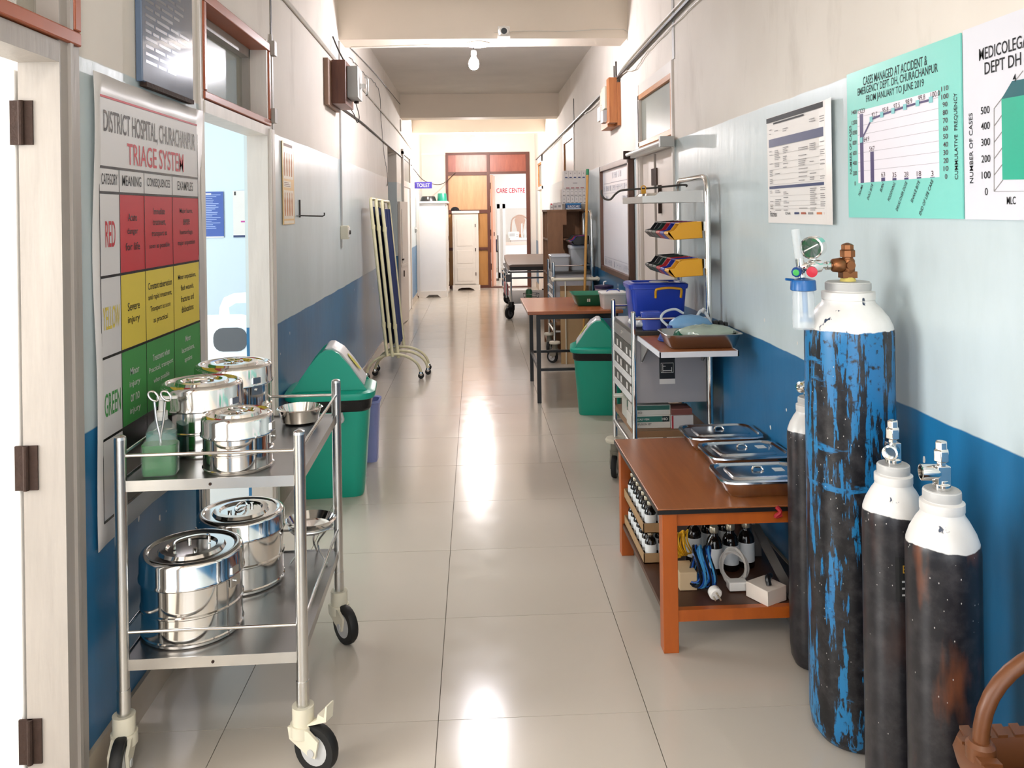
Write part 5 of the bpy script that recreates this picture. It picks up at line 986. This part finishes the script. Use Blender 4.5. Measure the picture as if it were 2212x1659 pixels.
# ================================================================ second cart and what stands on it
c2 = cart('drawer cart loaded with clear plastic boxes beyond the brown table', (.745, 7.92, 0), 1.385, False)
for i, (cn, hx) in enumerate(cols):
    b = bin_mesh().build('storage_bin', M('bin_plastic_'+cn.replace(' ', '_') if i else 'bin_plastic_black', hx), None); b.location = (c2.location.x + CW - .022, c2.location.y + .01 + .0925*i, 1.125); b.rotation_euler = (0, -.05, 0)
    tag(b, ['black open-front storage bin at the near end of the far cart rail', 'blue storage bin on the far cart', 'red storage bin on the far cart', 'dark green storage bin on the far cart', 'grey-black storage bin on the far cart', 'black storage bin at the far end of the far cart rail'][i], 'bin', 'storage bins on the far cart')
pb_ = thing('push_bar', 'ivory crossbar with hooks in front of the far drawer cart', 'bar', (.735, 7.855, .80)); m = MB(); m.cyl((0, 0, 0), (.42, 0, 0), .016, 14); m.build('bar', ivory, pb_, True)
for x in (.0, .42): MB().cyl((x, 0, 0), (x, .06, 0), .02, 14).build('end_clamp', ivory, pb_, True)
MB().cyl((.11, -.012, -.02), (.11, -.012, -.8), .006, 8).build('hanging_rod', ivory, pb_, True)
ct = thing('tan_carton', 'tan flattened carton standing on the lower shelf of the far cart', 'carton', (.93, 7.885, .0)); MB().box(-.13, .14, -.015, .015, .0, .735).build('board', M('tan_card', '#b3946a', .8), ct); MB().box(-.13, .14, -.017, -.015, .69, .735).build('fold_flap', M('tan_card_dark', '#7f6040', .8), ct)
clr = M('clear_box_plastic', '#c9cdd0', .2, alpha=.62, var=.04); lidg = M('clear_lid', '#d6dbdf', .25, alpha=.85)
lidbox('clear_box', 'low clear plastic box with clip lid on the far cart', 'box', (.745+.075, 8.12, .869), .19, .26, .155, clr, lidg); lidbox('clear_bin', 'tall clear plastic bin with lid on the far cart', 'box', (.745+.262, 8.2, .869), .165, .24, .24, clr, lidg)
bt = onz(1255, 700, .0); 
mp_ = thing('mop_handle', 'wooden mop handle with green tip leaning in front of the far cart', 'mop', (ony(1259, 740, 7.8).x, 7.80, 0)); tp = ony(1269, 378, 7.83) - Vector((mp_.location.x, 7.80, 0)); MB().cyl((0, 0, .03), tp, .0125, 12).build('wooden_shaft', wood('mop_wood', '#c9974f', '#b17f3c', .5, (6, 6, 1), 4.), mp_, True); dd = tp.normalized(); MB().cyl(tp, tp + dd*.055, .014, 12).build('green_tip', M('green_tip', '#1e7a4d', .4), mp_, True); lp = MB().lathe([(.05, .0), (.05, .02), (.02, .05)], n=14).build('mop_head', M('mop_fibre', '#a9a49a', .9), mp_, True)
# ================================================================ brown shelf unit and boxes on it
su = thing('shelf_unit', 'brown board shelf unit with open cubbyholes, boxes stacked on it', 'shelf unit', (.755, 8.65, 0)); mdf = wood('mdf_brown', '#8a6243', '#785236', .6, (3, 3, 1), 3.)
MB().prism([(.0, 0), (.39, 0), (.39, 1.44), (.02, 1.44)] if False else [(0, 0), (.39, 0), (.39, 1.44), (0, 1.44)], 'y', .58, .6).build('far_side', mdf, su)
MB().prism([(0, 0), (.39, 0), (.39, .55), (.22, .95), (.16, 1.05), (.16, 1.3), (.2, 1.3), (.2, 1.44), (0, 1.44)], 'y', 0, .02).build('near_side', mdf, su)
MB().box(.37, .39, 0.02, .58, 0, 1.44).build('back_board', mdf, su); MB().box(-.005, .395, -.005, .605, 1.44, 1.46).build('top_board', mdf, su)
for z in (.06, .42, .78, 1.14): MB().box(0, .37, .02, .58, z, z+.018).build('shelf_board', mdf, su)
for z in (.438, .798, 1.158): MB().box(0, .37, .29, .305, z, z+.34 if z < 1 else 1.44).build('divider', mdf, su)
bj = thing('white_jar', 'white jar inside the open cubbyhole of the brown shelf unit', 'jar', (.82, 8.78, 1.158)); MB().lathe([(.035, 0), (.037, .004), (.037, .14), (.03, .15)], n=18).build('jar_body', white_enamel, bj, True); MB().lathe([(.034, .15), (.034, .17), (.001, .171)], n=18).build('jar_lid', grey_plastic, bj, True)
YS = 8.66
def sx(u): return ony(u, 420, YS).x
boxw = M('box_white_print', '#cfc8c2', .6, var=.1, scale=30.)
def stackrow(n, u0, u1, z, h, lab, grp, marks):
    x0, x1 = sx(u0), sx(u1); w = (x1-x0)/n
    for i in range(n):
        b = thing('medicine_box', lab, 'box', (x0 + w*(i+.5), YS+.09, z), 0, grp); MB().box(-w/2+.001, w/2-.001, -.09, .09, 0, h).build('box', boxw, b, bevel=.0015)
        MB().box(-w*.28, w*.28, -.0908, -.09, h*.1, h*.1+.012).build('print_band', marks, b); MB().box(-w*.1, w*.1, -.0908, -.09, h*.6, h*.6+.012).build('print_mark', grey_ink, b)
pbx('long_grey_carton', 'long grey carton along the top edge of the shelf unit', ((sx(1218)+sx(1268))/2, YS+.09, 1.461), sx(1268)-sx(1218), .18, .055, '#8f877c', 0, (('#d7d3cc', .3, .9, -.45, -.18),))
stackrow(6, 1214, 1268, 1.5165, .075, 'small white medicine box in the lower stacked row on the shelf unit', 'lower row of medicine boxes', grey_ink)
stackrow(6, 1214, 1266, 1.592, .08, 'small white medicine box in the middle stacked row on the shelf unit', 'middle row of medicine boxes', grey_ink)
pbx('wide_white_carton', 'wide white carton with a red dashed band above the medicine boxes', ((sx(1219)+sx(1266))/2, YS+.09, 1.6725), sx(1266)-sx(1219), .2, .105, '#c9c3be', 0, (('#8d3b3f', .06, .14, -.42, -.26), ('#8d3b3f', .06, .14, -.2, -.04), ('#8d3b3f', .06, .14, .02, .18), ('#8d3b3f', .06, .14, .24, .4), ('#857f7d', .55, .62, -.1, .1)))
stackrow(5, 1219, 1266, 1.778, .085, 'small white medicine box in the topmost row on the shelf unit', 'topmost row of medicine boxes', navy_ink)
sgc = pbx('glove_box', 'dark blue glove box lettered in white on the shelf unit edge', (sx(1236), YS-.055, 1.461), sx(1252)-sx(1220), .09, .062, '#12406e', 0, (('#2f7fb5', .8, .98, -.5, .5), ('#d9dde0', .02, .12, -.5, .5)), (('SURGICARE', 0, .45, .125, .026, paper),))
sgc.location.z = 1.461
for i, (u, w_, h_) in enumerate(((1190, .03, .05), (1198, .04, .07), (1207, .045, .075))):
    b = thing('pill_carton', ['little carton with red cap at the corridor end of the shelf unit', 'little printed carton in the trio on the shelf unit', 'little carton nearest the glove box in the trio'][i], 'carton', (sx(u)+.01, YS+.06, 1.461)); MB().box(-w_/2, w_/2, -.03, .03, 0, h_).build('box', boxw, b, bevel=.001); MB().box(-w_*.3, w_*.3, -.031, -.03, h_*.3, h_*.6).build('print_mark', grey_ink, b)
    if i == 0: MB().cyl((0, 0, h_), (0, 0, h_+.014), .01, 12).build('red_cap', M('red_cap', '#c0283a'), b)
wsp = thing('wall_switch', 'round wall switch beside the topmost medicine boxes', 'switch', (XR, 10.0, 1.78)); MB().lathe_ax([(.035, .001), (.035, .02), (.02, .03), (.001, .032)], (0, -.0, 0), (-1, 0, 0), 16).build('dome', grey_plastic, wsp, True); MB().lathe_ax([(.012, .03), (.01, .045)], (0, 0, 0), (-1, 0, 0), 12).build('knob', cable_dark, wsp)
# ================================================================ stretcher trolley
sr = thing('stretcher_trolley', 'wheeled stretcher with brown mattress against the right wall', 'stretcher', (.78, 11.25, 0)); mat_br = M('mattress_brown', '#6b5b52', .5, var=.1); mat_bk = M('mattress_edge', '#1a1819', .5)
m = MB(); k = 12
def mz(t): return .715 + .035*(t-.35)**2*4
rings = [[(-.32, .02+1.9*t, mz(t)-.075), (.34, .02+1.9*t, mz(t)-.075), (.34, .02+1.9*t, mz(t)-.012), (.3, .02+1.9*t, mz(t)), (-.28, .02+1.9*t, mz(t)), (-.32, .02+1.9*t, mz(t)-.012)] for t in (i/k for i in range(k+1))]
m.loft(rings).build('mattress', mat_br, sr, True); MB().box(-.31, .33, .012, .03, .65, .70).build('end_seam', mat_bk, sr)
m = MB()
for z in (.62, .54): m.box(-.33, .35, .0, .03, z, z+.022); m.box(-.33, .35, 1.88, 1.91, z, z+.022); m.box(-.34, -.315, 0, 1.9, z, z+.022); m.box(.33, .355, 0, 1.9, z, z+.022)
m.build('bed_frame', M('frame_dark_grey', '#4a4a4c', .4, .5), sr)
for x in (-.3, .3):
    for y in (.04, 1.85): MB().cyl((x, y, .2), (x, y, .64), .014, 12).build('leg', chrome, sr, True); caster(sr, x, y, .23, (-2.0 if y < 1 else .6) + x, r=.085, w=.035, body=black_plastic, hub=M('hub_grey', '#4b4c4e', .4), off=.04)
for x in (-.36,): 
    m = MB()
    for z in (.3, .42, .52): m.cyl((x, .1, z), (x, 1.7, z), .009, 8)
    for y in (.1, .9, 1.7): m.cyl((x, y, .28), (x, y, .55), .011, 8)
    m.build('side_rail', chrome, sr, True)
m = MB(); m.box(-.3, .3, .05, 1.85, .2, .212); m.build('lower_rack', M('rack_grey', '#8f8d8a', .4, .5), sr); MB().box(-.37, -.3, -.005, .05, .5, .6).build('latch_block', M('frame_dark_grey', '#4a4a4c'), sr); MB().box(-.37, -.33, .2, .7, .3, .45).build('red_pad', M('red_pad', '#a03038', .5), sr)
fan = thing('wire_basket', 'tangled wire basket with a green canister under the stretcher', 'basket', (.76, 11.42, .2125)); m = MB()
for r_, z in ((.07, .003), (.1, .06), (.11, .11)): m.tube(ring((0, 0, z), r_, n=18), .004, 6, True)
for i in range(8): a = i*math.pi/4; m.tube([(.07*math.cos(a), .07*math.sin(a), .003), (.1*math.cos(a), .1*math.sin(a), .06), (.11*math.cos(a), .11*math.sin(a), .11)], .003, 5)
m.build('wires', steel, fan, True); MB().lathe([(.04, .008), (.045, .015), (.045, .15), (.03, .17)], (-.03, 0, 0), 18).build('green_canister', M('canister_green', '#3d7a55', .4), fan, True)
# ================================================================ white cabinets at the far end
cab_w = M('cabinet_white', '#e9e7e6', .4, var=.05, scale=4.); cab_cream = M('cabinet_cream', '#d9d3cb', .45, var=.07, scale=4., bump=.15); shadow_black = M('under_dark', '#151310', .9)
k1 = thing('tall_cabinet', 'tall white wooden cabinet against the left wall', 'cabinet', (-.965, 14.35, 0))
MB().box(0, .47, 0, .95, .1, 1.61).build('carcass', cab_w, k1, bevel=.004); MB().box(-.01, .51, -.03, .98, 1.61, 1.645).build('cornice', white_paint, k1, bevel=.004)
for y0, y1 in ((.02, .465), (.485, .93)):
    d = MB().box(.47, .488, y0, y1, .14, 1.58).build('door', cab_cream, k1, bevel=.003)
    for z0, z1 in ((.2, .55), (.62, .95), (1.02, 1.5)): MB().box(.488, .494, y0+.06, y1-.06, z0, z1).build('raised_panel', cab_cream, d, bevel=.003)
m = MB(); m.prism([(-.0, 0), (.12, 0), (.17, .045), (.32, .045), (.37, 0), (.49, 0), (.49, .11), (0, .11)], 'y', -.015, .01); m.build('plinth', white_paint, k1); MB().prism([(0, 0), (.1, 0), (.16, .05), (.8, .05), (.86, 0), (.95, 0), (.95, .11), (0, .11)], 'x', .47, .495).build('plinth_front', white_paint, k1)
k2 = thing('panelled_cabinet', 'low white panelled cabinet standing against the timber partition', 'cabinet', (-.41, 15.55, 0))
MB().box(0, .48, 0.02, .4, .09, 1.43).build('carcass', cab_cream, k2, bevel=.004); MB().box(-.01, .5, -.02, .41, 1.43, 1.475).build('cornice', cab_cream, k2, bevel=.004)
d = MB().box(.03, .42, 0, .02, .12, 1.40).build('door', cab_cream, k2, bevel=.003)
for z0, z1 in ((.17, .42), (.5, .74), (.82, 1.33)): MB().box(.08, .37, -.006, 0, z0, z1).build('raised_panel', cab_cream, d, bevel=.004)
for z in (.3, .75, 1.2): MB().box(.415, .43, -.004, .01, z-.03, z+.03).build('hinge', rust, d)
MB().prism([(-.01, 0), (.08, 0), (.1, .03), (.16, .05), (.3, .05), (.36, .03), (.4, 0), (.5, 0), (.5, .1), (-.01, .1)], 'y', -.02, .01).build('plinth', cab_cream, k2)
bb = thing('black_basin', 'black plastic basin upside down on the tall cabinet', 'basin', (-.79, 14.5, 1.6455)); MB().lathe([(.145, 0), (.14, .012), (.115, .08), (.105, .088), (.001, .088)], n=28).build('shell', black_plastic, bb, True); MB().box(-.012, .012, -.131, -.118, .02, .075).build('label_strip', paper, bb)
gbk = thing('green_bucket', 'green plastic bucket upside down on the tall cabinet', 'bucket', (-.555, 14.55, 1.6455)); MB().lathe([(.088, 0), (.085, .01), (.076, .13), (.07, .137), (.001, .137)], n=26).build('shell', M('green_bucket_plastic', '#127a63', .35), gbk, True); MB().lathe([(.09, 0), (.092, .006), (.088, .012)], n=26).build('rim', M('green_bucket_plastic', '#127a63'), gbk, True)
bp_ = thing('black_bundle', 'black cloth bundle lying on the panelled cabinet', 'bundle', (-.36, 15.65, 1.4755)); m = MB(); m.lathe([(.06, 0), (.065, .03), (.05, .06), (.02, .075), (.001, .076)], n=16, sx=1.2).build('cloth', M('black_cloth', '#1a1a1f', .85), bp_, True); MB().box(.06, .11, -.02, .03, 0, .015).build('loose_end', M('black_cloth', '#1a1a1f'), bp_)
ts = thing('toilet_sign', 'purple-blue hanging sign reading TOILET beyond the left doors', 'sign', (-.985, 14.0, 1.855)); MB().box(0, .285, -.003, .003, 0, .108).build('plate', M('sign_violet', '#4338a0', .35), ts); MB().text('TOILET', (.142, -.004, .054), (1, 0, 0), (0, 0, 1), .22, .062).build('lettering', white_enamel, ts); MB().box(-.004, .0, -.01, .01, .0, .108).build('bracket', cable_dark, ts)
sw2 = thing('grey_wall_box', 'grey six-sided box on the left wall next to the tall cabinet', 'switch', (XL, 13.95, 1.17)); MB().lathe_ax([(.05, 0), (.05, .02), (.035, .035), (.001, .036)], (0, 0, 0), (1, 0, 0), 6).build('cover', box_grey, sw2); MB().cyl((.036, 0, 0), (.044, 0, 0), .012, 10).build('button', ivory, sw2)
# ================================================================ care room seen through the far door
upvc = M('white_upvc', '#efefef', .35, var=.02); Y0 = 18.3
cs = thing('care_centre_front', 'white framed glass front under a red lettered sign in the far room', 'shop front', (0, Y0, 0))
MB().box(-.5, 2.45, -.04, .04, 1.62, 2.95).build('sign_fascia', upvc, cs); tz = ony(1100, 413, Y0-.05).z
xa, xb = ony(1053, 412, Y0-.05).x, ony(1134, 412, Y0-.05).x
MB().text('RIJA CARE CENTRE', ((xa+xb)/2, -.043, tz), (1, 0, 0), (0, 0, 1), xb-xa, .135).build('lettering', M('sign_red', '#d1173f', .4), cs)
MB().box(-.5, 2.45, -.06, .02, 2.28, 2.31).build('fascia_ledge', grey_plastic, cs)
for u0, u1 in ((1074, 1080), (1086, 1092)): MB().box(ony(u0, 500, Y0).x, ony(u1, 500, Y0).x, -.03, .03, 0, 1.62).build('mullion', upvc, cs)
MB().box(2.3, 2.4, -.03, .03, 0, 1.62).build('mullion', upvc, cs)
for z0, z1 in ((1.52, 1.62), (.0, .12)): MB().box(.4, 2.3, -.03, .03, z0, z1).build('rail', upvc, cs)
MB().box(ony(1092, 500, Y0).x, 2.3, -.005, .005, .95, 1.52).build('glass_pane', M('shop_glass', '#eef3f5', .05, alpha=.12), cs)
MB().box(ony(1080, 500, Y0).x, ony(1086, 500, Y0).x, -.005, .005, .12, 1.52).build('glass_pane', M('shop_glass', '#eef3f5'), cs)
MB().box(ony(1092, 500, Y0).x, 2.3, -.02, .02, .12, .72).build('kick_panel', upvc, cs); MB().box(ony(1092, 500, Y0).x, 2.3, -.03, .03, .72, .78).build('rail', M('peach_rail', '#e8cfc4', .4), cs)
co = thing('counter', 'white counter behind the glass front in the far room', 'counter', (1.5, Y0+.35, 0)); MB().box(-.72, .8, -.25, .3, .82, .86).build('worktop', upvc, co); MB().box(-.7, .78, -.22, .28, 0, .82).build('cupboard', room_white, co)
xd = ony(1105, 505, Y0+.3).x
dv = thing('white_recorder', 'white table radio-like device on the far counter', 'device', (xd+.04, Y0+.3, .8605)); MB().box(-.12, .12, -.08, .08, 0, .14).build('case', white_enamel, dv, bevel=.006); MB().box(-.09, .03, -.0815, -.08, .04, .11).build('grille', grey_plastic, dv); MB().lathe_ax([(.02, 0), (.016, .012)], (.08, -.08, .085), (0, -1, 0), 16).build('dial', grey_plastic, dv, True); MB().box(.055, .1, -.0815, -.08, .02, .045).build('button_row', grey_plastic, dv)
tbx = thing('white_tube_stand', 'thin white tube standing beside the device on the counter', 'tube', (xd+.23, Y0+.3, .8605)); MB().cyl((0, 0, 0), (0, 0, .32), .014, 12).build('tube', white_enamel, tbx, True); MB().lathe([(.04, 0), (.04, .012), (.015, .02)], n=16).build('base', grey_plastic, tbx, True)
for i, dx in enumerate((.3, .36)):
    g_ = thing('glass_vase', ['clear glass jar near the white tube on the counter', 'clear glass jar farthest along the far counter'][i], 'jar', (xd+dx, Y0+.33, .8605)); MB().lathe([(.025, 0), (.027, .005), (.027, .16), (.022, .17)], n=16).build('glass', M('jar_glass', '#d9dee0', .1, alpha=.5), g_, True); MB().lathe([(.024, .168), (.024, .182)], n=16).build('stopper', grey_plastic, g_, True)
ch = thing('plastic_chair', 'brown moulded plastic chair in the far room', 'chair', (ony(1125, 480, 19.6).x, 19.7, 0)); cp = M('chair_brown', '#a8744f', .4)
MB().rsec([(.44, .42, .42, .06), (.46, .44, .44, .06), (.44, .42, .45, .06)]).build('seat', cp, ch, True)
m = MB(); m.tube(bez([(-.19, .2, .44), (-.22, .24, .7), (-.2, .27, 1.2), (-.1, .28, 1.33), (0, .28, 1.36), (.1, .28, 1.33), (.2, .27, 1.2), (.22, .24, .7), (.19, .2, .44)], 6), .018, 8); m.build('back_frame', cp, ch, True)
m = MB(); m.loft([[(-.045, .24, .75), (.045, .24, .75), (.045, .255, .75), (-.045, .255, .75)], [(-.075, .255, 1.0), (.075, .255, 1.0), (.075, .27, 1.0), (-.075, .27, 1.0)], [(-.13, .265, 1.25), (.13, .265, 1.25), (.13, .28, 1.25), (-.13, .28, 1.25)], [(-.08, .27, 1.34), (.08, .27, 1.34), (.08, .285, 1.34), (-.08, .285, 1.34)]]); m.box(-.2, .2, .24, .255, .74, .80); m.build('back_splat', cp, ch, True)
for x in (-.19, .19):
    for y in (-.17, .18): MB().cyl((x, y, .43), (x*1.1, y*1.1, 0), .022, 8, r1=.016).build('leg', cp, ch, True)
    MB().tube(bez([(x*1.1, .22, .72), (x*1.2, .0, .68), (x*1.2, -.16, .64), (x*1.0, -.18, .44)], 5), .016, 8).build('armrest', cp, ch, True)
bs = thing('blue_shelf', 'narrow dark shelf with blue box behind the salmon door', 'shelf', (ony(1067, 560, 17.6).x, 17.6, 0)); MB().box(-.1, .1, 0, .3, .6, .62).build('board', M('dark_board', '#4d4038', .5), bs); MB().box(-.1, .1, 0, .3, .0, .02).build('board', M('dark_board', '#4d4038'), bs); 
for x in (-.1, .085): MB().box(x, x+.015, 0, .3, 0, .95).build('upright', M('dark_board', '#4d4038'), bs)
bbx = thing('navy_box', 'navy blue box on the narrow shelf in the far room', 'box', (bs.location.x, 17.75, .621)); MB().box(-.07, .07, -.1, .1, 0, .24).build('box', M('navy_board', '#23265e', .5), bbx, bevel=.003); MB().box(-.072, .072, -.102, .102, .2, .245).build('lid', M('navy_board', '#23265e'), bbx)
# ================================================================ ward seen through the left door
bed_w = M('bed_white_plastic', '#f1f3f5', .35, var=.02); bed_b = M('bed_blue_inlay', '#8fc4e2', .35); bed_g = M('bed_opening_grey', '#5b5c5e', .5)
def bed(label, cx, y0, zt):
    b = thing('hospital_bed', label, 'bed', (cx, y0, 0), 0, 'hospital beds in the ward')
    hw_ = .47
    pts = MB().rrect(2*hw_, .62, .14, 0, 0, 0, 5); m = MB(); P = [(p[0], zt-.31+p[1]) for p in pts]
    m.prism(P, 'y', 0, .045); e = m.build('end_board', bed_w, b, True, bevel=.008)
    for sgn in (-1, 1):
        m = MB(); Q = [(sgn*.27 + p[0]*1.0, zt-.155 + p[1]) for p in MB().rrect(.21, .15, .06, 0, 0, 0, 4)]; m.prism(Q, 'y', -.003, 0); m.build('grip_opening', bed_g, e)
    m = MB(); Q = [(p[0], zt-.43 + p[1]) for p in MB().rrect(.5, .17, .085, 0, 0, 0, 5)]; m.prism(Q, 'y', -.004, 0); m.build('blue_inlay', bed_b, e)
    MB().box(-hw_+.04, hw_-.04, .06, 2.0, zt-.42, zt-.3).build('mattress', M('bed_mattress', '#7fa6c4', .6), b, bevel=.02); MB().box(-hw_+.03, hw_-.03, .045, 2.02, zt-.5, zt-.42).build('bed_base', bed_w, b)
    for x in (-.4, .36):
        for y in (.15, 1.8): MB().box(x, x+.05, y, y+.05, 0, zt-.5).build('leg', grey_plastic, b)
    return b
yb_ = 5.35; bed1 = bed('white hospital bed end nearest the ward door', ony(497, 700, yb_).x-.27, yb_, ony(520, 680, yb_).z)
sb = thing('second_bed_end', 'white moulded end of the second bed behind the nearest bed end', 'bed rail', (ony(520, 640, 6.4).x, 6.2, ony(520, 628, 6.2).z-.42)); m = MB(); P = [(-.13, 0), (-.10, .3), (-.07, .37), (-.0, .4), (.3, .42), (.42, .4), (.45, 0)]; m.prism(P, 'y', 0, .04); e = m.build('second_bed_board', bed_w, sb, True, bevel=.008)
m = MB(); m.prism([(-.02, .2), (-.03, .3), (.02, .33), (.16, .33), (.13, .22), (.06, .18)], 'y', -.003, 0); m.build('grip_opening', M('second_bed_opening', '#c9d6dd', .4), e); m = MB(); m.prism([(p[0]+.2, p[1]+.09) for p in MB().rrect(.24, .14, .06, 0, 0, 0, 4)], 'y', -.003, 0); m.build('blue_inlay', bed_b, e)
MB().box(.0, .3, .0, .04, -.5, .0).build('support_post', grey_plastic, sb); 
for q_ in list(sb.children): q_.parent = bed1; q_.location = sb.location - bed1.location  # second bed's end board, attached here as a part of the nearest bed
bpy.data.objects.remove(sb)
yw = 8.19
def wpost(label, u0, u1, v0, v1, mat):
    a, b_ = ony(u0, v0, yw), ony(u1, v1, yw); p = thing('ward_poster', label, 'poster', ((a.x+b_.x)/2, yw, b_.z)); w_, h_ = b_.x-a.x, a.z-b_.z
    MB().box(-w_/2, w_/2, -.004, 0, 0, h_).build('sheet', mat, p); return p, w_, h_
p_, w_, h_ = wpost('blue poster of white fine print on the ward wall', 395, 484, 415, 513, M('ward_blue', '#3455a4', .4)); m = MB(); rr = random.Random(9)
for i in range(20): m.box(-w_*.35 if i % 3 else -w_*.1, w_*(rr.uniform(.2, .45)), -.0048, -.004, h_*(.2+.038*i), h_*(.2+.038*i)+.006)
m = m.build('fine_print', M('pale_print', '#a9bce6', .5), p_); m['kind'] = 'stuff'; MB().box(-w_*.1, w_*.2, -.0048, -.004, h_*.94, h_*.965).build('heading', white_enamel, p_); MB().box(-w_/2, w_/2, -.0048, -.004, -.0, h_*.025).build('lower_edge', white_enamel, p_)
p_, w_, h_ = wpost('white poster with navy foot band on the ward wall', 503, 560, 412, 512, paper); MB().box(-w_/2, w_/2, -.0048, -.004, 0, h_*.045).build('foot_band', navy_ink, p_); MB().box(-w_*.45, -w_*.38, -.0048, -.004, h_*.9, h_*.98).build('corner_mark', cable_dark, p_); MB().box(-w_*.2, -w_*.02, -.0048, -.004, h_*.32, h_*.355).build('pink_mark', M('pink_mark', '#c24a9a', .5), p_)
